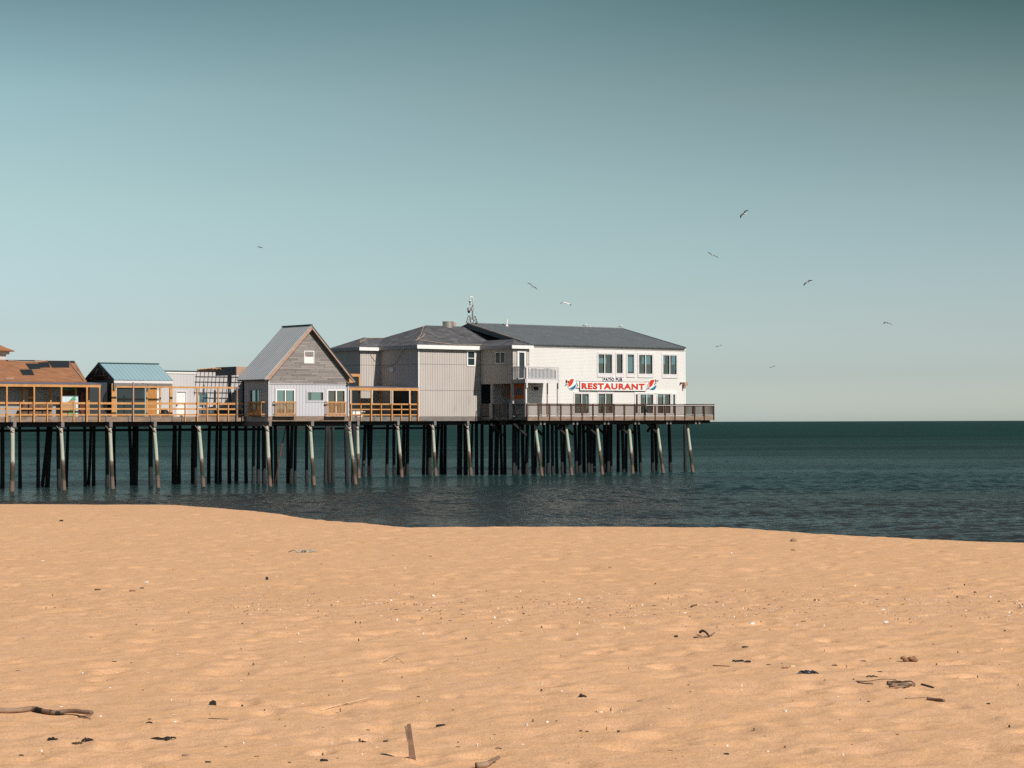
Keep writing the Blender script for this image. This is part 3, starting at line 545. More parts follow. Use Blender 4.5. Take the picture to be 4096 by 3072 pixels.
door1 = (door1[0],door1[1],ZD+.12,door1[3]); door2 = (door2[0],door2[1],ZD+.12,door2[3])
m = MB(); wall(m,mG,aG0,aG1,ZD,zSp,[door1,door2,win1]); m.build('front_wall', T['wsid'], tG)
# gable above, following the roof
def gz(a): return min(zGr-sl*abs(a-kx) if a < kx else zGr-slr*(a-kx), 99)-.22
gw = rect('c',cG,*R3(1113,541),*R3(1256,720))
m = MB(); m.prism([(aG0,cG-.02,zSp),(aG1,cG-.02,zSp),(aG1,cG-.02,gz(aG1)),(kx,cG-.02,gz(kx)),(aG0,cG-.02,gz(aG0))],(0,.14,0)); m.build('gable_wall', T['wood'], tG)
m = MB(); pbox(m,mG,aG0,aG1,zSp-.03,zSp+.03,.022,.05); pbox(m,mG,aG0,aG0+.13,ZD,gz(aG0)-.0,.052,.085); pbox(m,mG,aG1-.13,aG1,ZD,zSp+.5,.052,.085); m.build('corner_trim', T['wsid'], tG)
# side wall
mGs = pln('a',aG0-.001); sd = rect('a',aG0,*R3(352,1085),*R3(522,1440)); sd = (sd[0],sd[1],ZD+.12,sd[3])
m = MB(); wall(m,mGs,cG+.004,cGback,ZD-.02,gz(aG0)+.02,[sd]); m.build('side_wall', T['wsid'], tG)
m = MB(); m.box(aG0+.15,aG1,cGback-.12,cGback,ZD,ZD+.6); m.box(aG0+.15,aG1,cGback-.12,cGback,ZD+2.3,zSp+.3)
for k in range(7): a = mid(aG0+.3,aG1-.3,k/6); m.box(a-.10,a+.10,cGback-.12,cGback,ZD+.6,ZD+2.3)
m.box(aG0+.3,aG1,cGback-.1,cGback-.04,ZD+1.0,ZD+1.07)
m.prism([(aG0,cGback-.1,zSp),(aG1,cGback-.1,zSp),(aG1,cGback-.1,gz(aG1)),(kx,cGback-.1,gz(kx)),(aG0,cGback-.1,gz(aG0))],(0,.1,0)); m.build('back_wall', T['floor'], tG)
m = MB(); m.box(aG1-.13,aG1,cG+.15,cGback-.13,ZD,gz(aG1)); m.build('end_wall', T['floor'], tG)
m = MB(); m.box(aG0+.15,aG1-.14,cG+.15,cGback-.13,ZD-.02,ZD+.03); m.box(aG0+.15,aG1-.14,cG+.15,cGback-.13,zSp-.1,zSp-.03); m.build('floor', T['floor'], tG)
c0g = cG-.42
m = MB(); m.slab([(aGl_-.05,c0g,zGe),(aGl_-.05,cGk,zGe),(kx,cGk,zGr),(kx,c0g,zGr)],.05); m.build('roof', T['galv'], tG)
m = MB(); m.slab([(aGr_+.1,c0g-.05,zGer-.08),(aGr_+.1,cGk,zGer-.08),(kx+.01,cGk,zGr),(kx+.01,c0g-.05,zGr)],.05); m.build('roof', T['ridge'], tG)
m = MB(); m.bar((kx,c0g-.02,zGr+.03),(kx,cGk+.02,zGr+.03),.20,.07); m.build('ridge_cap', T['ridge'], tG)
m = MB(); m.prism([(aGl_,c0g-.03,zGe-.03),(kx,c0g-.03,zGr-.03),(kx,c0g-.03,zGr-.40),(aGl_+.42,c0g-.03,zGe-.03)],(0,.05,0)); m.build('rake_board', T['pink'], tG)
m = MB(); m.prism([(aGr_,c0g-.01,zGer-.10),(kx+.01,c0g-.01,zGr-.06),(kx+.01,c0g-.01,zGr-.26),(aGr_-.16,c0g-.01,zGer-.10)],(0,.05,0)); m.build('rake_board', T['pink'], tG)
m = MB(); m.slab([(aGl_+.05,c0g+.02,zGe-.09),(aGl_+.05,cGk-.05,zGe-.09),(kx,cGk-.05,zGr-.09),(kx,c0g+.02,zGr-.09)],.05); m.slab([(aGr_-.02,c0g+.03,zGer-.16),(aGr_-.02,cGk-.05,zGer-.16),(kx,cGk-.05,zGr-.12),(kx,c0g+.03,zGr-.12)],.05); m.build('soffit', T['greyold'], tG)
m = MB(); m.prism([(aGr_-.2,c0g-.0,zGer-.10),(aGr_-.62,c0g,zGer+.25),(aGr_-.62,c0g,zGer-.15),(aGr_-.25,c0g,zGer-.15)],(0,.04,0)); m.build('eave_return', T['fresh'], tG)
for r_,mm_ in ((door1,mG),(door2,mG)):
    window(tG, mm_, r_, 'sliding_door', .09, 1, bot=.16, frame='white', glass='glass')
window(tG, mG, win1, 'slot_window', .045, 0, frame='wsid2', glass='glass')
for r_,mm_ in ((door1,mG),(win1,mG),(door2,mG),(sd,mGs)):
    e = .12; m = MB(); pbox(m,mm_,r_[0]-e,r_[1]+e,r_[3],r_[3]+e,.003,.03); pbox(m,mm_,r_[0]-e,r_[0],r_[2],r_[3],.003,.03); pbox(m,mm_,r_[1],r_[1]+e,r_[2],r_[3],.003,.03)
    if r_ is win1: pbox(m,mm_,r_[0]-e,r_[1]+e,r_[2]-e,r_[2],.003,.03)
    m.build('casing', T['wsid'], tG)
window(tG, mG, gw, 'gable_window', .07, 0, frame='white', glass='dglass', surf=True, hmull=.5)
g_ = MB(); pbox(g_,mG,gw[0]+.08,gw[1]-.08,gw[2]+.08,(gw[2]+gw[3])/2-.02,.016,.03); g_.build('blind', T['white'], tG)
g_ = MB(); pbox(g_,mG,gw[0]+.08,gw[0]+.26,(gw[2]+gw[3])/2+.02,(gw[2]+gw[3])/2+.17,.016,.03); g_.build('window_sticker', T['pink'], tG)
window(tG, mGs, sd, 'sliding_door', .08, 1, bot=.16, frame='greytrim', glass='glass')
m = MB(); m.box(aG0-.003,aG0+.02,cG+.06,cGback,ZF-.02,ZD-.025); m.build('side_skirt', T['wsid'], tG)
def balcony(r_, mm_, par, mat='fresh', name='balcony_railing', out=.32, e=.04, n=15):
    s0,s1,z0,z1 = r_; m = MB()
    pbox(m,mm_,s0-e,s1+e,z1-.09,z1,out-.09,out+.02); pbox(m,mm_,s0-e,s1+e,z0+.04,z0+.15,out-.06,out-.01)
    for k in range(n): s = mid(s0+.03,s1-.03,k/(n-1)); pbox(m,mm_,s-.024,s+.024,z0-.02,z1-.05,out-.005,out+.035)
    for s in (s0-e+.02,s1+e-.06): pbox(m,mm_,s,s+.05,z1-.10,z1-.01,0,out-.09); pbox(m,mm_,s,s+.05,z0+.05,z0+.14,0,out-.06)
    o = m.build(name, T[mat], par); m = MB(); pbox(m,mm_,s0-e,s1+e,z0-.07,z0-.022,.03,out+.03); m.build('balcony_floor', T['old'], par); return o
for (xa,ya,xb,yb) in ((706,1255,1000,1457),(1433,1258,1714,1460)): balcony(rect('c',cG-.3,*R3(xa,ya),*R3(xb,yb)), mG, tG)
balcony(rect('a',aG0-.3,*R3(324,1256),*R3(520,1455)), mGs, tG)
# ------------------------------------------------------------------ patio at the foot of the grey building
zt = P(*R4(900,1150),cM)[2]
pl = [(A(R4(x,0)[0],cM-.1),ZF,zt-.01) for x in (455,713,967)]
ra = (aM0,A(R4(1165,0)[0],cM))
rail_set('timber_railing', cM, pl, [(*ra,zt-.13,zt),(*ra,P(*R4(900,1232),cM)[2],P(*R4(900,1218),cM)[2]),(*ra,P(*R4(900,1300),cM)[2],P(*R4(900,1286),cM)[2])], 'short orange three-board railing round the covered patio between the two grey buildings')
aw1 = A(R4(1186,0)[0],cM-.1); awning('patio_awning', cM, A(R4(300,0)[0],cM), aw1, P(*R4(740,978),cM)[2], P(*R4(740,945),cM)[2], 4.6,
  [A(R4(x,0)[0],cM-.14) for x in (330,585,845,1075,1177)], [A(R4(x,0)[0],cM+3.4) for x in (437,697,932)], 'short orange framed awning roof over the patio between the two grey buildings', rise=.15)
for x in (322,597,830,856,1066):
    a = A(R4(x,0)[0],cM-.2); m = MB(); m.box(a-.025,a+.025,cM-.23,cM-.19,ZD+1.2,P(*R4(740,978),cM)[2]-.01); 
    o = m.build('torn_plastic_strip', T['white'], bpy.data.objects['patio_awning'])
m = MB(); r = rect('c',cM+1.0,*R4(320,1235),*R4(415,1305)); m.box(r[0],r[0]+1.0,cM+.6,cM+1.2,ZD+.55,ZD+.62); m.box(r[0]+.4,r[0]+1.6,cM+.9,cM+1.5,ZD+.35,ZD+.55); m.box(r[0],r[0]+.9,cM+.65,cM+1.15,ZD,ZD+.55); m.box(r[0]+1.0,r[0]+1.5,cM+1.0,cM+1.4,ZD,ZD+.35); tag(m.build('white_planter_box', T['white'], base=(r[0],cM+.6,ZD)),'stepped white box standing at the left end of the patio behind the railing','box')
# ------------------------------------------------------------------ tall grey building (three joined blocks)
tE = thing('grey_block_building', ((aE1+aE)/2,cM,ZD), 'tall grey grooved-siding building with charcoal shingle hip roofs and a rope trailing over it', 'building')
zW = P(*R4(1400,452),cM)[2]; zEv = P(*R4(1175,408),cM-.35)[2]
mE2 = pln('c',cM+.002); mE2s = pln('a',aE2); mE1 = pln('c',cE1); mE1s = pln('a',aE1)
w2 = rect('c',cM,*R4(1790,480),*R4(1898,682))
m = MB(); wall(m,mE2,aE2,aE+.1,ZD,zW); m.build('front_wall', T['gsid'], tE)
m = MB(); pbox(m,mE2,aE2-.01,aE2+.15,ZD,zW,.003,.04); m.build('corner_trim', T['trim'], tE)
window(tE, mE2, w2, 'window', .13, 0, frame='white', glass='dglass', surf=True, hmull=.52, proud=.06)
dk = rect('a',aE2,*R4(850,980),*R4(1062,1150)); dk = (dk[0],dk[1],ZD,dk[3]); dk2 = rect('a',aE2,*R4(1075,1000),*R4(1160,1290))
m = MB(); wall(m,mE2s,cM+.01,cE1+6,ZD,zW,[dk]); m.build('side_wall', T['gsid'], tE)
m = MB(); pbox(m,mE2s,dk[0],dk[1],dk[2],dk[3],-.14,-.13); m.build('side_door', T['black'], tE)
wp = MB(); pbox(wp,mE2s,dk2[0],dk2[1],dk2[2],dk2[3],.004,.02); wo = wp.build('dark_pane', T['dglass'], tE)
m = MB(); put_text(m,'PIER',(dk2[0]+.25,dk2[1]-.25,dk2[3]-.75,dk2[3]-.4), mE2s, .022, .008, .01, flip=True); m.build('lettering', T['chalk'], wo, base=tE['_b'])
m = MB(); q = rect('a',aE2,*R4(843,705),*R4(870,742)); m.sphere((aE2-.12,(q[0]+q[1])/2,(q[2]+q[3])/2),.18,.24,.22); m.build('wall_lamp', T['white'], tE, smooth=True)
m = MB(); q = rect('a',aE2,*R4(695,465),*R4(714,900)); pbox(m,mE2s,q[0],q[1],ZD+3,zW,.004,.03); m.build('vertical_trim', T['greytrim'], tE)
m = MB(); wall(m,mE1,aE1,aE2-.002,ZD,zW+.05); m.build('front_wall', T['gsid'], tE)
m = MB(); wall(m,mE1s,cE1+.01,cE1+5,ZD,zW+.05); m.build('side_wall', T['gsid'], tE)
a0_ = aE1-3.4; m = MB(); q0 = rect('c',cE1-.2,*R4(335,775),*R4(445,810)); m.box(aE1-3.2,aE1-.03,cE1-.1,cE1,q0[2],q0[3]); m.build('lintel', T['fresh'], tE)
m = MB(); m.box(aE1-.22,aE1-.03,cE1-.1,cE1,ZD,q0[2]-.003); m.build('post', T['fresh'], tE)
def hip(m, a0,a1,c0,c1,ze,zr,r0,r1,cr,t=.12,left=True,right=True):
    """rectangular hip roof, ridge from (r0,cr) to (r1,cr)"""
    m.slab([(a0,c0,ze),(a1,c0,ze),(r1,cr,zr),(r0,cr,zr)],t); m.slab([(a0,c1,ze),(a1,c1,ze),(r1,cr,zr-.002),(r0,cr,zr-.002)],t)
    if left: m.slab([(a0,c0,ze-.001),(a0,c1,ze-.001),(r0,cr,zr-.001)],t)
    if right: m.slab([(a1,c0,ze-.001),(a1,c1,ze-.001),(r1,cr,zr-.001)],t)
# E2 roof
oh = .35; cr = cM+5.0; zr = P(*R4(1280,162),cr)[2]; r0 = P(*R4(1280,162),cr)[0]; r1 = P(*R4(1800,172),cr)[0]
m = MB(); hip(m,aE2-oh,r1+5.2,cM-oh,cr+5.35,zEv,zr,r0,r1,cr); 
# E1 roof
zE1 = P(*R4(435,438),cE1-oh)[2]; d1 = 2.3; cr1 = cE1-oh+d1+.2; q = P(*R4(487,316),cr1)
hip(m,aE1-oh,aE2+3.5,cE1-oh,cr1+d1+.2,zE1,q[2],q[0],aE2+3.5,cr1,right=False)
# E3 roof
aE3r = A(2118,cE3); zE3 = P(*R5(722,672),cE3-.3)[2]; q = P(*R5(745,603),cE3+1.6); zE3r = q[2]; aE3m = q[0]
m.slab([(aE-oh,cE3-.3,zE3),(aE3r+.25,cE3-.3,zE3),(aE3m,cE3+1.6,zE3r)],.1)
m.slab([(aE-oh,cE3-.3,zE3),(aE3m,cE3+1.6,zE3r-.001),(aE3m,cM+2.5,zE3r-.001),(aE-oh,cM+1,zE3)],.1)
m.slab([(aE3r+.25,cE3-.3,zE3),(aE3m,cE3+1.6,zE3r-.002),(aE3m,cM+2,zE3r-.002),(aE3r+.25,cM+2,zE3)],.1)
m.build('roof', T['shing'], tE)
def fasc(m, a0,a1,c0,c1,z0,z1,side=None): m.box(a0,a1,c0,c1,z0,z1)
fh = .30
m = MB(); m.box(aE2-oh,aE-.36,cM-oh-.03,cM-oh-.003,zEv-fh-.05,zEv+.01); m.box(aE1-oh,aE2-oh-.03,cE1-oh-.03,cE1-oh-.003,zE1-fh,zE1+.01); m.box(aE-oh,aE3r+.28,cE3-.33,cE3-.303,zE3-fh,zE3+.01); m.build('front_fascia', T['white'], tE)
m = MB(); m.box(aE2-oh-.03,aE2-oh-.003,cM-oh-.03,cE1-oh-.04,zEv-fh-.05,zEv+.0); m.box(aE1-oh-.03,aE1-oh-.003,cE1-oh-.03,cr1+d1+.2,zE1-fh,zE1+.0); m.box(aE-oh-.03,aE-oh-.003,cE3-.33,cM-oh-.04,zE3-fh,zE3+.0); m.build('side_fascia', T['greytrim'], tE)
m = MB(); m.box(aE2-oh,aE,cM-oh,cM,zEv-fh+.02,zEv-fh+.05); m.box(aE2-oh,aE2,cM,cE1,zEv-fh+.02,zEv-fh+.05); m.box(aE1-oh,aE2,cE1-oh,cE1,zE1-fh+.02,zE1-fh+.05); m.box(aE1-oh,aE1,cE1,cE1+5,zE1-fh+.02,zE1-fh+.05); m.box(aE-oh,aE,cE3-.3,cM,zE3-fh+.02,zE3-fh+.05); m.box(aE,aE3r,cE3-.3,cE3,zE3-fh+.02,zE3-fh+.05); m.build('soffit', T['greytrim'], tE)
# E3 bay
mE3 = pln('c',cE3); mE3s = pln('a',aE); zB3 = PA(*R5(550,1122),aE)[2]
bd = rect('c',cE3,*R5(785,735),*R5(880,915)); bd = (bd[0],bd[1],P(*R5(820,1075),cE3)[2],bd[3])
m = MB(); wall(m,mE3,aE,aE3r,zB3,zE3-.2,[bd]); wall(m,mE3s,cE3+.01,cM-.002,zB3,zE3-.2); m.box(aE+.02,aE+2.2,cE3+.15,cM-.01,zB3+.01,zB3+.1); m.build('bay_wall', T['gsid'], tE)
window(tE, mE3, bd, 'balcony_door', .18, 0, bot=.2, frame='white', glass='dglass')
m = MB(); pbox(m,mE3,bd[0]-.12,bd[0],bd[2],bd[3]+.1,.003,.05); pbox(m,mE3,bd[1],bd[1]+.12,bd[2],bd[3]+.1,.003,.05); pbox(m,mE3,bd[0],bd[1],bd[3],bd[3]+.1,.003,.05); m.build('door_casing', T['greytrim'], tE)
window(tE, mE3s, rect('a',aE,*R5(528,748),*R5(648,890)), 'window', .11, 1, frame='trim', glass='dglass', surf=True)
for x in (497,728):
    q = PA(*R5(x,1250),aE+.1); m = MB(); m.box(aE-.02,aE+.18,q[1]-.13,q[1]+.13,ZD-.1,zB3-.003); m.build('porch_post', T['greytrim'], tE); 
    m = MB(); m.box(aE-.14,aE-.10,q[1]-.22,q[1]+.22,ZD-.2,ZD+1.25); m.build('post_guard', T['greytrim'], tE)
m = MB(); cP = cM-1.3; m.box(aE+.25,aE+6,cP,cP+.1,ZD,zB3+.6); m.build('porch_back_wall', T['lapgrey'], tE)  # porch walls: white siding greyed, its shade put into the colour
# porch signs
aPS = A(2106,cW)-.03; m = MB(); m.box(aPS,aPS+.045,cW+.16,cP-.01,ZD,zB3+.6); m.build('porch_side_wall', T['lapgrey'], tE)
r = rect('a',aPS-.04,*R5(665,1120),*R5(868,1297)); t = thing('porch_sign', (aPS,r[0],r[2]), 'orange board with blue THE PIER lettering in the shaded porch under the balcony', 'sign'); mS = pln('c',cP-.01); mSa = pln('a',aPS-.003)
m = MB(); pbox(m,mSa,r[0],r[1],r[2],r[3],0,.04); m.build('board', T['orange'], t); m = MB(); put_text(m,'THE PIER',(r[0]+.25,r[1]-.2,r[2]+.35,r[3]-.4),mSa,.043,.02,.03,flip=True); m.build('lettering', T['blue'], t)
r = rect('c',cP-.05,*R5(590,1210),*R5(645,1275)); t = thing('small_notice', (r[0],cP,r[2]), 'small faded red and white notice left of the orange porch sign', 'sign'); m = MB()
pbox(m,mS,r[0],r[1],r[2],r[3],0,.03); m.build('board', T['chalk'], t); m = MB()
for k in range(3): pbox(m,mS,r[0]+.1,r[1]-.1,mid(r[2],r[3],.12+.3*k),mid(r[2],r[3],.28+.3*k),.032,.04)
m.build('red_bands', T['surf'], t)
# ------------------------------------------------------------------ white restaurant
tW = thing('restaurant_building', (A(2400,cW),cW,ZD), 'long two storey white clapboard restaurant with a dark metal roof at the seaward end', 'restaurant')
mW = pln('c',cW); aW0 = A(2106,cW); aW1 = A(2741,cW); zWe = P(*R6(900,266),cW-.3)[2]; cWb = cW+18.6
qa = P(2118,1375,cW-.3)[0]; q = PA(*R5(205,418),qa); cWr = q[1]; zWr = q[2]; aWr1 = P(*R6(920,44),cWr)[0]; aWe1 = P(*R6(1717,292),cW-.3)[0]
cWb = 2*cWr-cW
up = [rect('c',cW,*R6(*p[:2]),*R6(*p[2:])) for p in ((602,360,788,648),(832,358,922,648),(970,362,1065,650),(1115,368,1298,655),(1421,374,1604,660))]
lo = [rect('c',cW,*R6(*p[:2]),*R6(*p[2:])) for p in ((303,860,494,1100),(603,858,796,1100),(1075,865,1112,1100),(1133,868,1308,1100),(1350,864,1526,1100),(1545,868,1584,1100))]
lo = [(r[0],r[1],ZD+.12,r[3]) for r in lo]
m = MB(); wall(m,mW,aW0,aW1,ZD,zWe,up+lo); m.build('front_wall', T['lap'], tW)
m = MB(); pbox(m,mW,aW0+.1,aW1+.03,P(*R6(900,308),cW)[2],zWe-.02,.003,.06); m.build('frieze_board', T['trim'], tW)
m = MB(); pbox(m,mW,aW1-.14,aW1+.02,ZD,zWe-.4,.003,.035); pbox(m,mW,aE3r-.0,aE3r+.12,ZD,zWe-.4,.003,.035); m.build('corner_trim', T['white'], tW)
m = MB(); pbox(m,mW,lo[2][0]-.12,lo[5][1]+.15,lo[3][3]+.02,lo[3][3]+.32,.003,.045); m.build('window_head_board', T['white'], tW)
for i,r in enumerate(up):
    w = window(tW, mW, r, 'window', .085, 1 if i in (0,3,4) else 0, bot=.30, frame='trim', glass='glass', proud=.045, split={0:.47}.get(i))
    m = MB(); pbox(m,mW,r[0]-.1,r[1]+.1,r[3],r[3]+.09,.003,.05); pbox(m,mW,r[0]-.1,r[0],r[2]-.08,r[3],.003,.05); pbox(m,mW,r[1],r[1]+.1,r[2]-.08,r[3],.003,.05); pbox(m,mW,r[0],r[1],r[2]-.08,r[2],.003,.07); m.build('casing', T['trim'], tW)
    if i in (0,3,4):
        m = MB(); z0 = r[2]+.25; z1 = mid(r[2],r[3],.56); n = 16
        for k in range(n): s = mid(r[0]+.08,r[1]-.08,(k+.5)/n); pbox(m,mW,s-.035,s+.035,z0,z1,-.24,-.19)
        pbox(m,mW,r[0]+.02,r[1]-.02,z1-.06,z1,-.19,-.15); m.build('inner_balustrade', T['fresh' if i == 3 else 'old'], w, base=tW['_b'])
for i,r in enumerate(lo):
    w = window(tW, mW, r, 'window', .08, 1 if i in (0,1,3,4) else 0, bot=.2, frame='trim', glass='glass', proud=.045)
    m = MB()
    if i < 2: pbox(m,mW,r[0]-.1,r[1]+.1,r[3],r[3]+.09,.003,.05)
    pbox(m,mW,r[0]-.09,r[0],r[2],r[3],.003,.05); pbox(m,mW,r[1],r[1]+.09,r[2],r[3],.003,.05); m.build('casing', T['trim'], tW)
    m = MB(); s0,s1,z0,z1 = r
    zc = mid(z0,z1,.84); 
    for k in range(int((s1-s0)/.09)):
        s = s0+.05+k*.09
        if random.random() < .8: pbox(m,mW,s,s+.08,z0,zc-random.uniform(0,.05),-.45-random.uniform(0,.06),-.42)
    m.build('curtain', T['curtain'], w, base=tW['_b'])
# room behind: floors, back and end walls with windows of their own
def piers_wall(m, kind, k, s0, s1, z0, z1, n, wz0, wz1, fr=.5):
    mm_ = pln(kind,k); hs = []; L_ = (s1-s0)/n
    for i in range(n): hs.append((s0+L_*(i+.5-fr/2), s0+L_*(i+.5+fr/2), wz0, wz1))
    wall(m,mm_,s0,s1,z0,z1,hs,.12)
zF2 = up[0][2]-.25
m = MB(); piers_wall(m,'c',cWb,aW0,aW1,ZD,zF2,9,ZD+.8,ZD+2.2,.55); piers_wall(m,'c',cWb,aW0,aW1,zF2+.3,zWe,9,zF2+1.0,zWe-.6,.55)
piers_wall(m,'a',aW1-.001,cW+.2,cWb-.13,ZD,zF2,8,ZD+.8,ZD+2.2,.6); piers_wall(m,'a',aW1-.001,cW+.2,cWb-.13,zF2+.3,zWe,8,zF2+1.0,zWe-.7,.6); m.build('far_wall', T['lap'], tW)
m = MB(); m.box(aW0+.1,aW1-.15,cW+.5,cWb-.2,zF2,zF2+.28); m.box(aW0+.1,aW1-.15,cW+.5,cWb-.2,zWe-.3,zWe-.2); m.box(aW0+.1,aW1-.15,cW+.5,cWb-.2,ZD,ZD+.05); m.box(aW0+.02,aW0+.1,cW+.2,cWb-.2,ZD,zWe-.3)
for k in range(5): m.box(mid(aW0,aW1,.15+.17*k),mid(aW0,aW1,.15+.17*k)+.5,cW+6,cW+6.5,ZD,zWe-.3)
m.build('interior', T['floor'], tW)
# roof
m = MB(); m.slab([(qa-.0,cW-.3,zWe),(aWe1,cW-.3,zWe),(aWr1,cWr,zWr),(qa,cWr,zWr)],.1); m.slab([(qa,cWb+.3,zWe),(aWe1,cWb+.3,zWe),(aWr1,cWr,zWr-.002),(qa,cWr,zWr-.002)],.1); m.slab([(aWe1,cW-.3,zWe-.001),(aWe1,cWb+.3,zWe-.001),(aWr1,cWr,zWr-.001)],.1); m.build('roof', T['darkroof'], tW)
m = MB(); m.tube([(qa,cWr,zWr+.01),(aWr1,cWr,zWr+.01)],.09,6); m.tube([(aWr1,cWr,zWr+.01),(aWe1,cW-.3,zWe+.02)],.05,6); m.build('ridge_cap', T['darkroof'], tW)
m = MB(); m.prism([(qa-.04,cW-.3,zWe-.02),(qa-.04,cWr,zWr-.02),(qa-.04,cWb+.3,zWe-.02),(qa-.04,cWb-1.2,zWe-.02),(qa-.04,cWr,zWr-.50),(qa-.04,cW+1.2,zWe-.02)],(.04,0,0)); m.build('rake_board', T['tealwall'], tW)
m = MB(); m.prism([(qa+1.6,cW+.3,zWe-.9),(qa+1.6,cWb,zWe-.9),(qa+1.6,cWb-.3,zWe-.1),(qa+1.6,cWr,zWr-.2),(qa+1.6,cW+.3,zWe-.1)],(.1,0,0)); m.build('gable_wall', T['tealwall'], tW)
zz = lambda c_: zWr-(zWr-zWe)*abs(c_-cWr)/(cWr-cW+.3)
m = MB(); m.box(qa+.05,qa+.15,cW+3.2,cW+4.7,zWe-.6,zz(cW+3.2)-.35); m.build('gable_infill', T['tealwall'], tW)
m = MB(); m.tube([(qa-.08,cW+.8+ (cWr-cW-1)*k/7,zz(cW+.8+(cWr-cW-1)*k/7)+.03+.04*(k%2)) for k in range(8)],.035,5); m.build('torn_flashing', T['pink'], tW)
# sign group
def signthing(name, r, label): return thing(name, (r[0],cW,r[2]), label, 'sign')
r = rect('c',cW-.12,*R6(380,719),*R6(1209,829)); t = signthing('restaurant_sign', r, 'long white RESTAURANT signboard with red letters and ribbon ends on the white wall'); mS = pln('c',cW)
m = MB(); pbox(m,mS,r[0],r[1],r[2],r[3],.07,.13); m.build('board', T['white'], t)
m = MB(); e=.035
for q_ in ((r[0]-e,r[1]+e,r[3],r[3]+e),(r[0]-e,r[1]+e,r[2]-e*1.3,r[2]),(r[0]-e,r[0],r[2],r[3]),(r[1],r[1]+e,r[2],r[3])): pbox(m,mS,*q_,.06,.138)
m.build('border', T['black'], t)
m = MB(); put_text(m,'RESTAURANT',(r[0]+.17,r[1]-.17,r[2]+.12,r[3]-.13),mS,.134,.03,.043,1.16); m.build('lettering', T['red'], t)
m = MB(); put_text(m,'RESTAURANT',(r[0]+.185,r[1]-.155,r[2]+.10,r[3]-.15),mS,.132,.004,.050,1.16); m.build('letter_shadow', T['black'], t)
hgt = r[3]-r[2]
for sgn,s in ((-1,r[0]-e-.002),(1,r[1]+e+.002)):
    w_ = .46; pts = [(s,r[3]+.06),(s+sgn*w_,r[3]+.06),(s+sgn*w_*.42,mid(r[2],r[3],.5)),(s+sgn*w_,r[2]+.22),(s,r[2]+.22)]
    m = MB(); m.prism([mS(p[0],p[1],.05) for p in pts],(0,.03,0)); m.build('ribbon_end', T['white'], t)
    m = MB()
    for i in range(4): p_,q_ = pts[i],pts[i+1]; m.bar(mS(p_[0],p_[1],.055),mS(q_[0],q_[1],.055),.03,.03)
    m.build('ribbon_outline', T['black'], t)
r = rect('c',cW-.1,*R6(668,664),*R6(922,713)); t = signthing('patio_pub_sign', r, 'small white PATIO PUB board with navy letters above the restaurant sign')
m = MB(); pbox(m,mS,*r,.04,.08); m.build('board', T['white'], t); m = MB(); put_text(m,'PATIO PUB',(r[0]+.10,r[1]-.08,r[2]+.03,r[3]-.03),mS,.084,.02,.042,1.12); m.build('lettering', T['navy'], t)
def globe(xc,yc,hw,hh,label,tilt=0):
    q = P(*R6(xc,yc),cW-.1); rr = rect('c',cW-.1,*R6(xc-hw,yc-hh),*R6(xc+hw,yc+hh)); rx,rz = (rr[1]-rr[0])/2,(rr[3]-rr[2])/2
    t = thing('round_sign', (q[0],cW,rr[2]), label, 'sign'); n = 40
    E = lambda fx,fz: mS(q[0]+fx*rx, q[2]+fz*rz, 0)
    m = MB(); m.prism([(lambda p:(p[0],cW-.05,p[2]))(E(1.1*math.cos(2*pi*i/n),1.08*math.sin(2*pi*i/n))) for i in range(n)],(0,.04,0)); m.build('white_disc', T['white'], t)
    f1 = lambda u: -.50+1.38*max(0,(u+1)/1.5)**2.2                  # lower edge of the red field, rising to the right
    f2 = lambda u: -.74+.88*max(0,(u+1)/2)**2
    def field(lo_, up_, mat, nm):
        m = MB(); us = [(-1+2*i/40) for i in range(41)]; top=[];bot=[]
        for u in us:
            y = math.sqrt(max(0,1-u*u)); a_ = max(-y, lo_(u)) if lo_ else -y; b_ = min(y, up_(u)) if up_ else y
            if b_ > a_: bot.append((u,a_)); top.append((u,b_))
        pts = bot+top[::-1]; m.prism([(lambda p:(p[0],cW-.062,p[2]))(E(*p)) for p in pts],(0,.011,0)); m.build(nm, T[mat], t)
    field(f1,None,'red','red_field'); field(None,f2,'blue','blue_field')
globe(283,749,50,68,'round red white and blue emblem sign at the left end of the restaurant sign'); globe(1302,757,48,67,'round red white and blue emblem sign at the right end of the restaurant sign')
def spot(x,y,label):
    q = P(*R6(x,y),cW-.3); t = thing('flood_light', (q[0],cW,q[2]), label, 'flood light'); m = MB(); m.tube([(q[0],cW,q[2]),(q[0],cW-.35,q[2]+.03)],.03,6); m.box(q[0]-.09,q[0]+.09,cW-.05,cW-.002,q[2]-.13,q[2]+.13); m.build('bracket', T['rust'], t)
    for s in (-1,1):
        m = MB(); m.tube([(q[0]+s*.03,cW-.36,q[2]+.02),(q[0]+s*.12,cW-.42,q[2]-.02+s*.08)],.03,8,r1=.06); m.build('lamp_head', T['white' if s>0 else 'black'], t)
spot(232,712,'twin head flood light left of the left round emblem'); spot(1355,706,'twin head flood light right of the right round emblem')
q = rect('c',cW-.2,*R6(1688,724),*R6(1732,766)); m = MB(); m.box(q[0],q[1],cW-.35,cW-.04,q[2],q[3]); m.box(q[0]+.02,q[0]+.16,cW-.3,cW-.05,q[2]-.3,q[2]-.002); tag(m.build('meter_box', T['pink'], base=(q[0],cW,q[2])),'beige meter box fixed at the seaward corner of the white restaurant','meter box')
q = P(*R6(1655,735),cW-.1); m = MB(); m.sphere((q[0],cW-.12,q[2]),.1,.1,.1); m.bar((q[0],cW-.12,q[2]),(q[0]-.1,cW-.02,q[2]-.2),.05); tag(m.build('wall_lamp', T['black'], base=(q[0],cW,q[2])),'small black wall lamp left of the beige meter box','lamp')
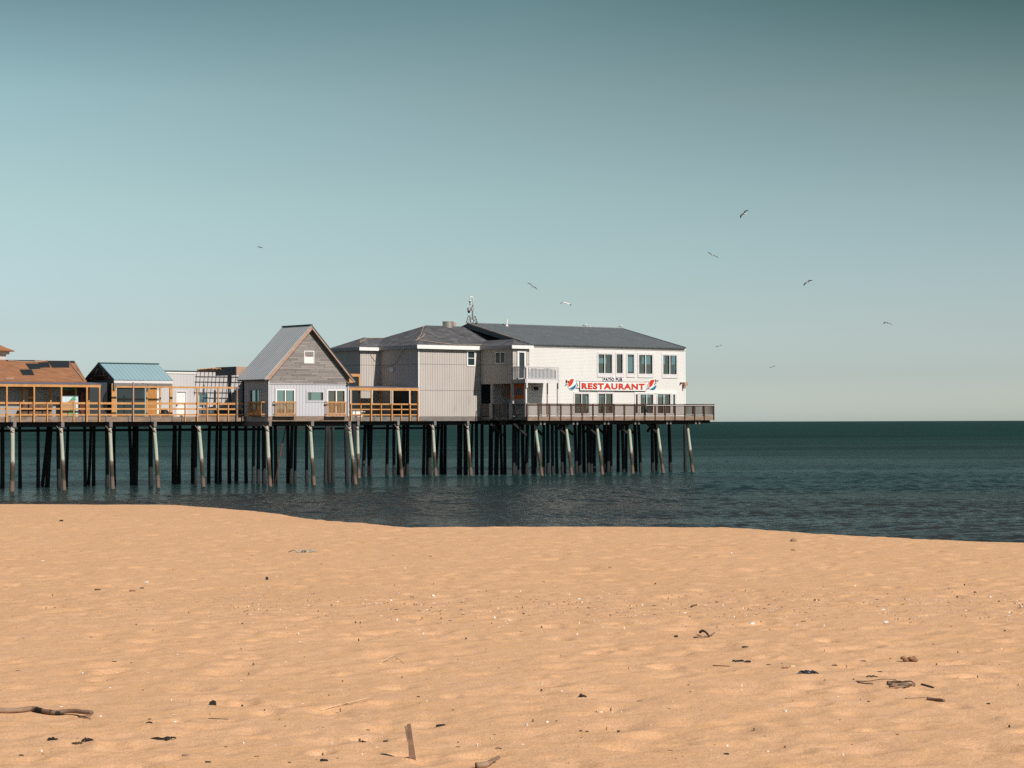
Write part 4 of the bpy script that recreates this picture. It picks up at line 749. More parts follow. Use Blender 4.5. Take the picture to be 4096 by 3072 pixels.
q = rect('c',cW-.05,*Q4(606,872),*Q4(662,932)); m = MB(); m.box(q[0],q[1],cW-.2,cW-.003,q[2],q[3]); m.box(q[0]-.25,q[0]-.22,cW-.04,cW-.003,q[2]-.02,q[3]+.1); tag(m.build('wall_speaker', T['black'], base=(q[0],cW,q[2])),'square black box on the shaded wall under the balcony','wall box')
# ------------------------------------------------------------------ balcony
cBa = cR+.03; b0 = aE-.1; b1 = A(R5(1268,0)[0],cBa,1600); zb0 = P(*R5(1060,1112),cBa)[2]; zb1 = P(*R5(1060,1066),cBa)[2]; zb2 = P(*R5(1060,920),cBa)[2]
tb = thing('balcony', (b0,cBa,zb0), 'white painted timber balcony on posts beside the restaurant sign', 'balcony')
m = MB(); m.box(b0+.02,b1,cBa+.05,cE3-.02,zb0+.05,zb1-.02); m.box(aE3r+.02,b1,cE3-.02,cW-.01,zb0+.05,zb1-.02); m.build('floor', T['greyold'], tb)
m = MB(); m.box(b0,b1,cBa,cBa+.045,zb0,zb1); m.build('front_fascia', T['trim'], tb); m = MB(); m.box(b0,b0+.045,cBa+.05,cE3-.02,zb0,zb1); m.build('side_fascia', T['greytrim'], tb)
m = MB(); m.box(b0-.02,b1+.02,cBa-.04,cBa+.06,zb2-.07,zb2); m.box(b0-.02,b0+.08,cBa+.06,cE3-.02,zb2-.07,zb2); m.build('top_rail', T['trim'], tb)
n = 24
m = MB()
for k in range(n): a = mid(b0+.14,b1-.16,k/(n-1)); m.box(a-.04,a+.04,cBa-.01,cBa+.03,zb1-.0+.03,zb2-.075)
m.box(b0+.05,b1-.05,cBa+.032,cBa+.07,zb1+.03,zb1+.10); m.build('front_balusters', T['trim'], tb)
m = MB()
for k in range(10): c_ = mid(cBa+.15,cE3-.12,k/9); m.box(b0+.0,b0+.04,c_-.045,c_+.045,zb1+.03,zb2-.075)
m.build('side_balusters', T['trim'], tb)
for (x,w) in ((893,.17),(1263,.12)): a = A(R5(x,0)[0],cBa); m = MB(); m.box(a-w/2,a+w/2,cBa+.05,cBa+.05+w,ZD,zb0+.06); m.build('post', T['trim'], tb); m = MB(); m.box(a-w/2,a+w/2,cBa-.06,cBa-.002,zb0-.45,zb2-.08); m.build('rail_post', T['trim'], tb)
a = A(R5(1137,0)[0],cBa+1.2); m = MB(); m.box(a-.05,a+.05,cBa+1.2,cBa+1.3,ZD,zb0+.04); m.build('post', T['pink'], tb)
m = MB(); a = b0+.6
while a < b1-.35: w_ = random.uniform(.2,.5); m.box(a,a+w_-.01,cBa+.35,cBa+.75,zb1-.01,zb2-random.uniform(.1,.45)); a += w_
tag(m.build('added_dark_boards', T['tealwall'], base=(b0+.6,cBa+.3,zb1)),'dark boards of uneven height added behind the white balcony railing to darken its gaps','boards')  # added boards, put in to darken the gaps between the balusters
# ------------------------------------------------------------------ restaurant deck balustrade
zrt = P(*R6(600,994),cR)[2]; zrb = ZD+.06
def baluster_run(kind, k, s0, s1, posts, label, mat, pmat, name='deck_balustrade', cat='balustrade'):
    mm_ = pln(kind,k); t = thing(name, mm_(s0,ZD,0), label, cat); m = MB(); pbox(m,mm_,s0,s1,zrt-.045,zrt,-.10,.07); m.build('top_rail', T[mat], t)
    m = MB(); pbox(m,mm_,s0,s1,zrt-.22,zrt-.09,-.09,-.05); m.build('upper_rail', T[mat], t); m = MB(); pbox(m,mm_,s0,s1,zrb+.06,zrb+.15,-.09,-.05); m.build('lower_rail', T['trim' if kind == 'c' else mat], t)
    ed = [s0]+[p for p in posts if s0 < p < s1]+[s1]
    for p in posts: m = MB(); pbox(m,mm_,p-.05,p+.05,ZF-.01,zrt-.05,.003,.095); m.build('post', T[pmat], t)
    for i in range(len(ed)-1):
        L_ = ed[i+1]-ed[i]; n = max(2,int(round(L_/.135))); m = MB()
        for j in range(n): s = ed[i]+L_*(j+.5)/n; m_w = .019; pbox(m,mm_,s-m_w,s+m_w,zrb+.02,zrt-.05,-.05,-.004)
        m.build('baluster_panel', T[mat], t)
    return t
aR0 = aE+.03; postx = [R6(x,0)[0] for x in (135,270,408,543,678,810,940,1070,1200,1330,1455,1580,1705,1828,1950,2070)]
postx = [R5(x,0)[0] for x in (900,1030,1158)] + postx
baluster_run('c', cR, aR0, aRend, [A(x,cR-.05) for x in postx], 'long brown timber balustrade along the front of the restaurant deck', 'rail', 'rail')
cs_ = [PA(*R5(x,1450),aE)[1] for x in (368,465,570,665,765)]
baluster_run('a', aE+.02, cR+.1, cM-.1, cs_, 'grey shaded balustrade on the landward side of the restaurant deck, left of the balcony post', 'greyold', 'greyold')
baluster_run('a', aRend-.04, cR+.12, cR+12, [cR+1.5*k for k in range(1,8)], 'brown balustrade closing the seaward end of the restaurant deck', 'old', 'old')
# pale handrail pipe on posts near the seaward end
m = MB(); z_ = P(*R6(1600,1017),cR)[2]; a0,a1 = A(R6(1210,0)[0],cR-.12), A(R6(2075,0)[0],cR-.12); m.tube([(a0,cR-.13,z_),(a1,cR-.13,z_)],.022,6); tag(m.build('handrail_pipe', T['white'], base=(a0,cR-.13,z_)),'thin white pipe running along the seaward half of the deck balustrade','pipe')
q = P(*R6(1217,1065),cR-.2); t = thing('hanging_bag', (q[0],cR-.2,q[2]), 'dark cloth bundle hanging on the balustrade below the right end of the sign', 'bag'); m = MB(); m.sphere((q[0],cR-.2,q[2]),.22,.12,.28,8,6); m.sphere((q[0]-.15,cR-.2,q[2]+.2),.14,.1,.3,8,6); m.build('bundle', T['felt'], t, smooth=True); m = MB(); m.tube([(q[0]-.1,cR-.2,q[2]+.1),(q[0]-.16,cR-.22,q[2]-.5),(q[0]-.2,cR-.2,q[2]-.8)],.03,5); m.build('cord', T['felt'], t)
# ------------------------------------------------------------------ roof things
q = P(*R4(1552,168),cM+5.0); rr = rect('c',cM+5.0,*R4(1486,117),*R4(1621,168)); t = thing('roof_vent', (q[0],cM+5,zr), 'round stainless vent drum on the ridge of the grey building roof', 'vent'); m = MB(); rad = (rr[1]-rr[0])/2*.80; cx = (rr[0]+rr[1])/2
m.tube([(cx,cM+5,zr-.2),(cx,cM+5,rr[3])],rad,24); m.build('drum', T['steel'], t, smooth=False); m = MB(); m.tube([(cx,cM+5,rr[3]-.04),(cx,cM+5,rr[3]+.02)],rad*1.05,24); m.build('rim', T['steel'], t)
m = MB(); m.box(cx+rad*.7,cx+rad*.7+.35,cM+4.6,cM+4.8,zr+.05,zr+.35); m.build('motor', T['pink'], t)
q = P(*R5(661,440),cWr-.6); m = MB(); zt_ = P(*R5(661,368),cWr-.6)[2]; m.tube([(q[0],cWr-.6,q[2]-.1),(q[0],cWr-.6,zt_)],.075,10); m.tube([(q[0],cWr-.6,q[2]-.12),(q[0],cWr-.6,q[2]+.06)],.17,10,r1=.09); tag(m.build('vent_pipe', T['white'], base=(q[0],cWr-.6,q[2])),'slim white vent pipe on the dark metal roof ridge','pipe')
# camera mast
Rk=lambda x,y:(1800+x/6.637,1150+y/6.637); K=lambda x,y,dc=0:(lambda p:Vector((p[0],p[1],p[2])))(P(*Rk(x,y),cWr-.15+dc))
t = thing('camera_mast', tuple(K(600,960)), 'steel tripod mast with white surveillance cameras on the roof ridge between the two roofs', 'mast')
for (x0,y0,x1,y1,dc) in ((430,945,490,750,-.2),(735,960,672,760,-.2),(560,970,520,760,.5),(610,950,640,850,.5)): m = MB(); m.bar(K(x0,y0,dc),K(x1,y1,dc*.3),.07); m.build('leg', T['greyold'], t)
m = MB()
for (x0,y0,x1,y1) in ((470,855,600,850),(600,850,700,860),(490,750,600,840),(672,760,610,840),(440,940,560,850),(730,955,640,865),(500,750,670,760),(605,945,650,860)): m.bar(K(x0,y0),K(x1,y1),.045)
m.build('bracing', T['greyold'], t)
m = MB(); m.tube([K(600,860),K(600,460)],.065,8); m.build('mast_pole', T['greyold'], t)
m = MB(); m.tube([K(608,470)]+[K(571+38*math.cos(pi*i/8),275-35*math.sin(pi*i/8)) for i in range(9)]+[K(535,340)],.045,8); m.build('hooked_arm', T['white'], t, smooth=True)
m = MB(); c_ = K(530,350); m.sphere(c_,.10,.10,.09,12,8); g1 = m.build('camera_housing', T['white'], t, smooth=True); m = MB(); m.sphere(K(528,378),.085,.085,.10,12,8); m.build('dome', T['black'], g1, base=t['_b'], smooth=True)
m = MB(); c_ = K(500,590); m.tube([c_+Vector((0,0,.2)),c_-Vector((0,0,.08))],.15,14); g2 = m.build('camera_housing', T['greytrim'], t); m = MB(); m.tube([c_-Vector((0,0,.08)),c_-Vector((0,0,.32))],.14,14,r1=.10); m.build('dome', T['black'], g2, base=t['_b'])
m = MB(); m.bar(K(490,555),K(575,555),.07); m.bar(K(575,525),K(575,615),.16,.2); m.build('camera_arm', T['greytrim'], t)
m = MB(); m.bar(K(545,400),K(548,470),.2,.1); m.build('radio_box', T['greytrim'], t); m = MB(); m.bar(K(572,400),K(572,470),.07,.1); m.build('antenna_panel', T['white'], t)
m = MB()
for y in (540,568,600): m.bar(K(600,y),K(645,y),.03)
m.build('aerial', T['greyold'], t)
# ------------------------------------------------------------------ beach
def fbm(X, Y, seed, n=24, lmin=.5, lmax=6, pw=1.0, stretch=1.0, att=None):
    r = np.random.default_rng(seed); o = np.zeros_like(X)
    for i in range(n):
        lam = lmin*(lmax/lmin)**(i/(n-1)); th = r.uniform(0,2*pi); k = 2*pi/lam
        w = np.sin(k*(math.cos(th)*X*stretch+math.sin(th)*Y)+r.uniform(0,2*pi))*lam**pw
        if att is not None: w = w*np.clip(lam/att/3-.6,0,1)
        o += w
    return o/np.sqrt(n/2)
CX = np.array([-60,-30,-13.6,-8.8,-6.3,-4.0,-2.2,-.24,2.26,4.2,5.76,7.2,8.7,20,60]); CY = np.array([66,60,57.6,56.4,52.3,46.5,43.4,43.4,43.4,42.9,40,38.1,37,32,30])
def base_sand(X, Y):
    yc = np.interp(X, CX, CY); h = 3.0-.10*np.clip(Y/45,0,1.3); d = np.clip(Y-yc,0,None)
    h = h+.10*(1-np.cos(np.clip((Y-20)/12,-1,1)*pi))*.0
    h = h-.5*d*d/(d+2.2)*.42
    return np.maximum(h,-1.5)
def sand_detail(X, Y):
    return (.0032*fbm(X,Y,3,26,.5,7,.5)) + .0015*fbm(X,Y,5,16,.12,.5,.2)
rows, cols = 900, 760
yy = np.concatenate([np.geomspace(2.2,6.95,80),7*np.exp(np.linspace(0,math.log(72/7),rows))]); sd_ = .30+np.geomspace(.001,1.5,90); tt = np.concatenate([-sd_[::-1],np.linspace(-.30,.30,cols),sd_]); YY,TT = np.meshgrid(yy,tt,indexing='ij'); XX = YY*TT
ZZ = base_sand(XX,YY)+sand_detail(XX,YY)
for k in range(3400):      # scuffed hollows and footprints
    py = 9+rng.random()**.8*44; px = (rng.random()-.5)*.56*py; r = rng.uniform(.055,.155); dp = rng.uniform(.007,.022)*(1.8 if rng.random()<.12 else 1)*(1 if rng.random()<.92 else -.5)
    i0,i1 = np.searchsorted(yy,[py-3*r,py+3*r]); j0,j1 = np.searchsorted(tt,[(px-3*r)/py,(px+3*r)/py]); 
    if i1<=i0 or j1<=j0: continue
    x = XX[i0:i1,j0:j1]-px; y = YY[i0:i1,j0:j1]-py; an = rng.uniform(0,pi); u_ = (x*math.cos(an)+y*math.sin(an))/1.5; v_ = -x*math.sin(an)+y*math.cos(an); q_ = (u_*u_+v_*v_)/(r*r)
    ZZ[i0:i1,j0:j1] -= dp*(np.exp(-q_)-.20*np.exp(-(np.sqrt(q_)-1.6)**2*3))
def grid_mesh(name, X, Y, Z, mat, extra=()):
    R_,C_ = X.shape; co = np.stack([X,Y,Z],-1).reshape(-1,3).astype(np.float32)
    idx = np.arange(R_*C_).reshape(R_,C_); q = np.stack([idx[:-1,:-1],idx[:-1,1:],idx[1:,1:],idx[1:,:-1]],-1).reshape(-1,4)
    base = len(co); vs=[co]; qs=[q]
    for (x,y,z) in extra:
        c2 = np.stack([x,y,z],-1).reshape(-1,3).astype(np.float32); r2,c_2 = x.shape; id2 = np.arange(r2*c_2).reshape(r2,c_2)+base
        vs.append(c2); qs.append(np.stack([id2[:-1,:-1],id2[:-1,1:],id2[1:,1:],id2[1:,:-1]],-1).reshape(-1,4)); base += len(c2)
    co = np.concatenate(vs); q = np.concatenate(qs); me = bpy.data.meshes.new(name); me.vertices.add(len(co)); me.vertices.foreach_set('co',co.ravel())
    me.loops.add(q.size); me.loops.foreach_set('vertex_index',q.ravel().astype(np.int32)); me.polygons.add(len(q)); me.polygons.foreach_set('loop_start',np.arange(0,q.size,4,dtype=np.int32)); 
    me.update(calc_edges=True); me.validate(); me.polygons.foreach_set('use_smooth',np.ones(len(q),dtype=bool)); me.materials.append(mat)
    o = bpy.data.objects.new(name,me); COL.objects.link(o); return o
# surroundings of the finely modelled strip, butted a little below it
gx = np.linspace(-400,400,260); gy = np.concatenate([np.linspace(-150,4,30),np.linspace(5,95,110)]); GY,GX = np.meshgrid(gy,gx,indexing='ij'); GZ = base_sand(GX,np.maximum(GY,0))
inside = (np.abs(GX/np.maximum(GY,.1)) < 1.35)&(GY>5)&(GY<68); GZ = np.where(inside,GZ-.35,GZ-.04)
m, nt, out = nodes('orange_beach_sand'); L = nt.links; b = nt.nodes.new('ShaderNodeBsdfPrincipled'); L.new(b.outputs[0],out.inputs[0]); b.inputs['Roughness'].default_value=.95; b.inputs['Specular IOR Level'].default_value=.15
geo = nt.nodes.new('ShaderNodeNewGeometry'); pos = geo.outputs['Position']
c = mixc(nt, ramp(nt,noise(nt,pos,.5,5,.6,(1,.6,1)),[(.35,(0,0,0)),(.65,(1,1,1))]), (.77,.455,.262), (.70,.405,.222))
c = mixc(nt, ramp(nt,noise(nt,pos,3.5,6,.7),[(.40,(0,0,0)),(.72,(1,1,1))]), c, (.78,.43,.195))
c = mixc(nt, ramp(nt,noise(nt,pos,9,4,.7),[(.5,(0,0,0)),(.75,(1,1,1))]), c, (.60,.36,.205))
g1 = noise(nt,pos,95,2,.8); c = mixc(nt, ramp(nt,g1,[(.38,(1,1,1)),(.50,(0,0,0))]), c, (.55,.30,.155)); c = mixc(nt, ramp(nt,g1,[(.55,(0,0,0)),(.66,(1,1,1))]), c, (.80,.52,.33))
g2 = noise(nt,pos,38,3,.75); c = mixc(nt, ramp(nt,g2,[(.30,(1,1,1)),(.40,(0,0,0))]), c, (.50,.27,.13))
sp = nt.nodes.new('ShaderNodeSeparateXYZ'); L.new(pos,sp.inputs[0])
# coarser, darker shell grit in the drift line
band = mth(nt,'SUBTRACT',1,mth(nt,'ABSOLUTE',mth(nt,'DIVIDE',mth(nt,'SUBTRACT',mth(nt,'ADD',sp.outputs[1],mth(nt,'MULTIPLY',noise(nt,pos,.3,2),3)),26.5),3.2)),True)
gk = mth(nt,'MULTIPLY',ramp(nt,noise(nt,pos,14,4,.85),[(.55,(0,0,0)),(.66,(1,1,1))]),band); c = mixc(nt,gk,c,(.38,.21,.12))
wet = mth(nt,'DIVIDE',mth(nt,'SUBTRACT',2.45,sp.outputs[2]),1.2,True); c = mixc(nt,wet,c,(.33,.19,.11))
L.new(c,b.inputs['Base Color']); bn = nt.nodes.new('ShaderNodeBump'); bn.inputs['Distance'].default_value=.011; bn.inputs['Strength'].default_value=.8
L.new(mth(nt,'ADD',mth(nt,'MULTIPLY',noise(nt,pos,60,3,.7),.25),mth(nt,'ADD',noise(nt,pos,14,4,.6),mth(nt,'MULTIPLY',noise(nt,pos,5,3),.9))),bn.inputs['Height']); L.new(bn.outputs[0],b.inputs['Normal'])
beach = grid_mesh('beach', XX, YY, ZZ, m, [(GX,GY,GZ)]); tag(beach,'orange sandy beach with scuffed hollows in the foreground','beach',kind='structure')
# ------------------------------------------------------------------ sea
pp = np.linspace(700,75,1220); yw = F*H/pp; sd_ = .30+np.geomspace(.001,1.6,70); tw = np.concatenate([-sd_[::-1],np.linspace(-.30,.30,760),sd_]); WY,WT = np.meshgrid(yw,tw,indexing='ij'); WX = WY*WT
dy = np.maximum(np.abs(np.gradient(yw))[:,None],(yw*(.60/760))[:,None]+np.abs(np.gradient(tw))[None,:]*yw[:,None])
def waves(X,Y,att):
    r = np.random.default_rng(11); o = np.zeros_like(X)
    for i in range(46):
        lam = .5*(3.2/.5)**(i/45); th = r.normal(-1.15,.55); k = 2*pi/lam; amp = .0052*lam**.9
        o += .7*amp*np.sin(k*(math.cos(th)*X+math.sin(th)*Y)+r.uniform(0,2*pi))*np.clip(lam/att/2.2-.4,0,1)
    return o
gust = np.clip(.75+.45*fbm(WX,WY,21,12,12,120,.1,.35),.25,1.5)
WZ = waves(WX,WY,dy)*gust
ex = []
for (ya,yb) in ((F*H/75,30000.),): 
    e1 = np.concatenate([np.geomspace(ya-.5,yb,60)]); e2 = np.linspace(-3,3,60); a_,b_ = np.meshgrid(e1,e2,indexing='ij'); ex.append((a_*b_,a_,np.zeros_like(a_)-.03))
for sg in (-1,1):
    e1 = np.linspace(55,F*H/75,40); e2 = np.linspace(1.8,3.0,20)*sg; a_,b_ = np.meshgrid(e1,e2,indexing='ij'); ex.append((a_*b_,a_,np.zeros_like(a_)-.03))
m, nt, out = nodes('teal_sea_water'); L = nt.links
geo = nt.nodes.new('ShaderNodeNewGeometry'); pos = geo.outputs['Position']; sp = nt.nodes.new('ShaderNodeSeparateXYZ'); L.new(pos,sp.inputs[0])
dist = mth(nt,'DIVIDE',sp.outputs[1],700,True)
c = ramp(nt,dist,[(0,(.034,.031,.025)),(.19,(.032,.031,.026)),(.24,(.014,.030,.029)),(.30,(.012,.032,.031)),(.5,(.008,.032,.029)),(1,(.006,.034,.029))])  # near brown: shallow bed plus the pier's reflection, put into the base colour
patch = ramp(nt,noise(nt,pos,.02,4,.6,(.35,1,1)),[(.4,(0,0,0)),(.62,(1,1,1))]); c = mixc(nt,mth(nt,'MULTIPLY',patch,.4),c,(.012,.02,.024))
wc = ramp(nt,noise(nt,pos,.35,3,.6,(1,.22,1)),[(.735,(0,0,0)),(.76,(1,1,1))]); c = mixc(nt,mth(nt,'MULTIPLY',wc,mth(nt,'GREATER_THAN',sp.outputs[1],420)),c,(.16,.24,.23))
bn = nt.nodes.new('ShaderNodeBump'); bn.inputs['Strength'].default_value=1; bn.inputs['Distance'].default_value=1.0
hh = mth(nt,'ADD',mth(nt,'MULTIPLY',noise(nt,pos,3.2,3,.6,(.5,1,1)),.12),mth(nt,'MULTIPLY',noise(nt,pos,1.0,3,.55,(.5,1,1)),.38))
L.new(hh,bn.inputs['Height'])
df = nt.nodes.new('ShaderNodeBsdfDiffuse'); L.new(c,df.inputs[0]); L.new(bn.outputs[0],df.inputs['Normal'])
gl = nt.nodes.new('ShaderNodeBsdfGlossy'); gl.inputs['Roughness'].default_value=.14; L.new(bn.outputs[0],gl.inputs['Normal']); gl.inputs[0].default_value=(.92,1,.97,1)
fr = nt.nodes.new('ShaderNodeFresnel'); fr.inputs[0].default_value=1.33; L.new(bn.outputs[0],fr.inputs['Normal'])
# distant wave faces hide one another, so less of the low sky is mirrored
kf = ramp(nt,dist,[(0,(.85,)*3),(.15,(.74,)*3),(.24,(.58,)*3),(.34,(.46,)*3),(.6,(.22,)*3),(1,(.12,)*3)])
mx = nt.nodes.new('ShaderNodeMixShader'); L.new(mth(nt,'MULTIPLY',fr.outputs[0],mth(nt,'MULTIPLY',kf,mth(nt,'SUBTRACT',1.1,mth(nt,'MULTIPLY',patch,.45)))),mx.inputs[0]); L.new(df.outputs[0],mx.inputs[1]); L.new(gl.outputs[0],mx.inputs[2]); L.new(mx.outputs[0],out.inputs[0])
sea = grid_mesh('sea_water', WX, WY, WZ, m, ex); tag(sea,'dark teal rippled sea water reaching the horizon','sea',kind='structure')
# ------------------------------------------------------------------ sky and sun
EL = math.radians(40); fi = math.atan(.09); sh = (-V*math.cos(fi)+U*math.sin(fi)).normalized()
sun_dir = Vector((sh.x*math.cos(EL),sh.y*math.cos(EL),math.sin(EL)))
ld = bpy.data.lights.new('sun','SUN'); ld.energy = 3.170; ld.angle = math.radians(.5); ld.color = (1,.95,.885); lo_ = bpy.data.objects.new('sun',ld); COL.objects.link(lo_)
lo_.rotation_euler = sun_dir.to_track_quat('Z','Y').to_euler(); lo_.location = (60,-60,80)
wd = bpy.data.worlds.new('World'); SC.world = wd; wd.use_nodes = True; nt = wd.node_tree; bg = nt.nodes['Background']
st = nt.nodes.new('ShaderNodeTexSky'); st.sky_type = 'NISHITA'; st.sun_disc = False; st.sun_elevation = EL; st.sun_rotation = math.atan2(sh.x,sh.y); st.air_density = 1.0; st.dust_density = 1.0; st.ozone_density = 1.5
tc = nt.nodes.new('ShaderNodeTexCoord'); sp = nt.nodes.new('ShaderNodeSeparateXYZ'); nt.links.new(tc.outputs['Generated'],sp.inputs[0])
SL_ = [(0, (0.775, 0.8732, 1.0)), (0.0044, (0.775, 0.8732, 1.0)), (0.0216, (0.5302, 0.6081, 0.7396)), (0.0446, (0.4763, 0.5214, 0.6074)), (0.1021, (0.4995, 0.5267, 0.4708)), (0.148, (0.4654, 0.5058, 0.4198)), (0.1917, (0.3063, 0.3484, 0.2788)), (0.3, (0.1406, 0.1924, 0.2072)), (0.5, (0.0962, 0.148, 0.1702)), (1, (0.1258, 0.1702, 0.1998))]
SC_ = [(0, (0.7452, 0.8316, 0.9434)), (0.0044, (0.7452, 0.8316, 0.9434)), (0.0216, (0.5098, 0.5792, 0.6977)), (0.0561, (0.4526, 0.5012, 0.5317)), (0.1021, (0.4462, 0.4778, 0.4328)), (0.148, (0.3946, 0.4091, 0.3336)), (0.1917, (0.2774, 0.3291, 0.2596)), (0.3, (0.1406, 0.1924, 0.2072)), (0.5, (0.0962, 0.148, 0.1702)), (1, (0.1258, 0.1702, 0.1998))]
SR_ = [(0, (0.7652, 0.8309, 0.9182)), (0.0044, (0.7652, 0.8309, 0.9182)), (0.0216, (0.5388, 0.603, 0.729)), (0.0446, (0.483, 0.518, 0.5866)), (0.1021, (0.4134, 0.4353, 0.4009)), (0.148, (0.314, 0.3307, 0.2632)), (0.1917, (0.1401, 0.1962, 0.1405)), (0.3, (0.1406, 0.1924, 0.2072)), (0.5, (0.0962, 0.148, 0.1702)), (1, (0.1258, 0.1702, 0.1998))]
az = mth(nt,'DIVIDE',sp.outputs[0],mth(nt,'MAXIMUM',sp.outputs[1],.2))
gl_,gc_,gr_ = (ramp(nt, sp.outputs[2], q) for q in (SL_,SC_,SR_))
g = mixc(nt, mth(nt,'MULTIPLY',az,-4.3,True), mixc(nt, mth(nt,'MULTIPLY',az,4.3,True), gc_, gr_), gl_)
col = mixc(nt,1.0,st.outputs[0],g,'MULTIPLY'); nt.links.new(col,bg.inputs[0]); bg.inputs[1].default_value = 0.1307
SC.view_settings.view_transform = 'Standard'; SC.view_settings.look = 'None'; SC.view_settings.exposure = 0.600; SC.view_settings.gamma = 1
# ------------------------------------------------------------------ casting points on the finished surfaces
bpy.context.view_layer.update(); DG = bpy.context.evaluated_depsgraph_get()
def hit(x, y, off=.03, only=None):
    o = Vector((0,0,H)); d = ray(x,y)
    for _ in range(12):
        ok, loc, nrm, _i, ob, _m = SC.ray_cast(DG, o, d)
        if not ok: return None
        if only is None or ob.name.startswith(only): 
            if nrm.dot(d) > 0: nrm = -nrm
            return loc+nrm*off
        o = loc+d*.02
    return None
def rope(name, pts, r, mat, label, cat='rope', off=.04, n=6, only=None):
    ps = []
    for i in range(len(pts)-1):
        for k in range(n):
            t = k/n; q = hit(pts[i][0]+(pts[i+1][0]-pts[i][0])*t, pts[i][1]+(pts[i+1][1]-pts[i][1])*t, off)
            if q is not None and (not ps or (q-ps[-1]).length < 2.5): ps.append(q)
    if len(ps) < 2: return
    m = MB(); m.tube(ps, r, 5); tag(m.build(name, T[mat], base=ps[0], world=True), label, cat)
rope('roof_rope',[R4(*p) for p in ((1250,182),(1210,290),(1165,350),(1147,358),(1185,338),(1240,305),(1260,270))],.028,'rope','tan rope looped over the hip of the larger charcoal shingle roof')
rope('roof_rope',[R4(*p) for p in ((1180,347),(1400,383),(1700,416),(1900,418),(2035,402))],.024,'rope','tan rope lying along the lower front of the larger charcoal shingle roof')
rope('roof_rope',[R4(*p) for p in ((465,338),(440,386),(460,375),(520,330),(620,326),(745,326))],.024,'rope','tan rope lying along the top of the small left charcoal shingle roof')
rope('hanging_rope',[R4(*p) for p in ((1000,450),(960,545),(905,630),(850,675),(780,691),(716,683))],.024,'rope','tan rope drooping in a curve across the shaded wall of the grey building',n=4,off=.06)
rope('hanging_rope',[R4(*p) for p in ((640,620),(610,590),(575,540),(560,500))],.02,'rope','tan rope end hanging over the lit strip of the left grey block',n=4)
# ------------------------------------------------------------------ gulls
gm = [M('gull_white_feathers',(.75,.72,.68),None,4,None,.7),M('gull_grey_feathers',(.16,.16,.16),(.11,.11,.115),4,None,.8),M('gull_black_wing_tips',(.015,.016,.018),None,4,None,.7)]
def gull(Z, wing, body, label, dark=1):
    """wing: (px, py, chord px) tip to tip; body: tail x,y, head x,y, thickness px; Z metres away"""
    def pt(x,y,d=0): r = ray(x,y); return Vector((0,0,H))+r*((Z+d)/r.y)
    k = Z/F; ctr = pt((body[0]+body[2])/2,(body[1]+body[3])/2); m = MB()
    h = pt(body[2],body[3]); tl = pt(body[0],body[1]); h = h+Vector((0,-.10,0)); tl = tl+Vector((0,.10,0)); d = h-tl; w = body[4]*k/2
    m.cur = 0; m.tube([tl+d*t for t in (0,.12,.3,.5,.7,.85,.95,1.0)],[w*f for f in (.25,.4,.8,1,.85,.5,.55,.2)],8)
    m.cur = 2; m.bar(h,h+d.normalized()*.06,.02)
    n = len(wing); dn = Vector((0,.16,.0))
    for i in range(n-1):
        a,b_ = wing[i],wing[i+1]; tip = i in (0,n-2); m.cur = 2 if tip and (dark or True) else dark
        A0,B0 = pt(a[0],a[1]),pt(b_[0],b_[1]); ax = (B0-A0).normalized(); pr = ax.cross(Vector((0,1,0))).normalized()
        ca,cb = pr*a[2]*k/2+dn*(a[2]*k/.2 if a[2]*k<.2 else 1)*.5, pr*b_[2]*k/2+dn*(b_[2]*k/.2 if b_[2]*k<.2 else 1)*.5
        th = ax.cross(ca+cb).normalized()*.008
        m.hexa([A0-ca-th,A0+ca-th,A0+ca+th,A0-ca+th,B0-cb-th,B0+cb-th,B0+cb+th,B0-cb+th])
    return tag(m.build('gull', gm, base=ctr, world=True), label, 'gull', 'gulls in flight')
G1=lambda x,y:(2900+x/11.06,800+y/11.06); G2=lambda x,y:(2800+x/4.424,980+y/4.424); G3=lambda x,y:(2050+x/7.373,1080+y/7.373); G4=lambda x,y:(3480+x/18.43,1250+y/18.43); G5=lambda x,y:(2800+x/6.32,1350+y/6.32); G6=lambda x,y:(1000+x/22.12,950+y/22.12)
def wg(Rf, pts, sc): return [(*Rf(x,y),w/sc) for (x,y,w) in pts]
gull(150, wg(G1,[(690,805,22),(705,680,70),(790,620,60),(850,575,60),(890,500,85),(950,470,40),(1050,447,8)],11.06),(*G1(955,630),*G1(830,605),6.0),'highest gull, dark winged with one wing raised and one drooping, over the sea')
gull(165, wg(G2,[(137,125,6),(190,155,12),(222,183,14),(250,185,14),(290,205,10),(328,223,4)],4.424),(*G2(245,188),*G2(208,190),3.6),'gull gliding with long slanting wings, below and left of the highest gull')
gull(165, wg(G2,[(1838,724,8),(1850,685,20),(1885,665,18),(1910,655,26),(1930,630,22),(1995,628,4)],4.424),(*G2(1942,680),*G2(1878,658),4.2),'banking gull with bent wings, right of the slanting gull over the sea')
gull(150, wg(G3,[(445,385,10),(510,400,20),(560,440,22),(600,480,22),(660,505,24),(733,575,5)],7.373),(*G3(610,510),*G3(560,478),4.6),'gull with slanting wings above the camera mast and grey roofs')
gull(150, wg(G3,[(1405,992,6),(1485,955,16),(1550,965,22),(1610,975,24),(1690,1010,30),(1738,1050,8)],7.373),(*G3(1608,985),*G3(1548,985),5.4),'white gull with arched wings flying just above the dark metal roof', dark=0)
gull(160, wg(G4,[(1000,840,30),(1060,760,75),(1110,700,60),(1240,740,50),(1290,780,70),(1360,775,50),(1450,775,30),(1655,975,8)],18.43),(*G4(1360,830),*G4(1300,740),5.0),'rightmost gull with both wings bent down over the open sea')
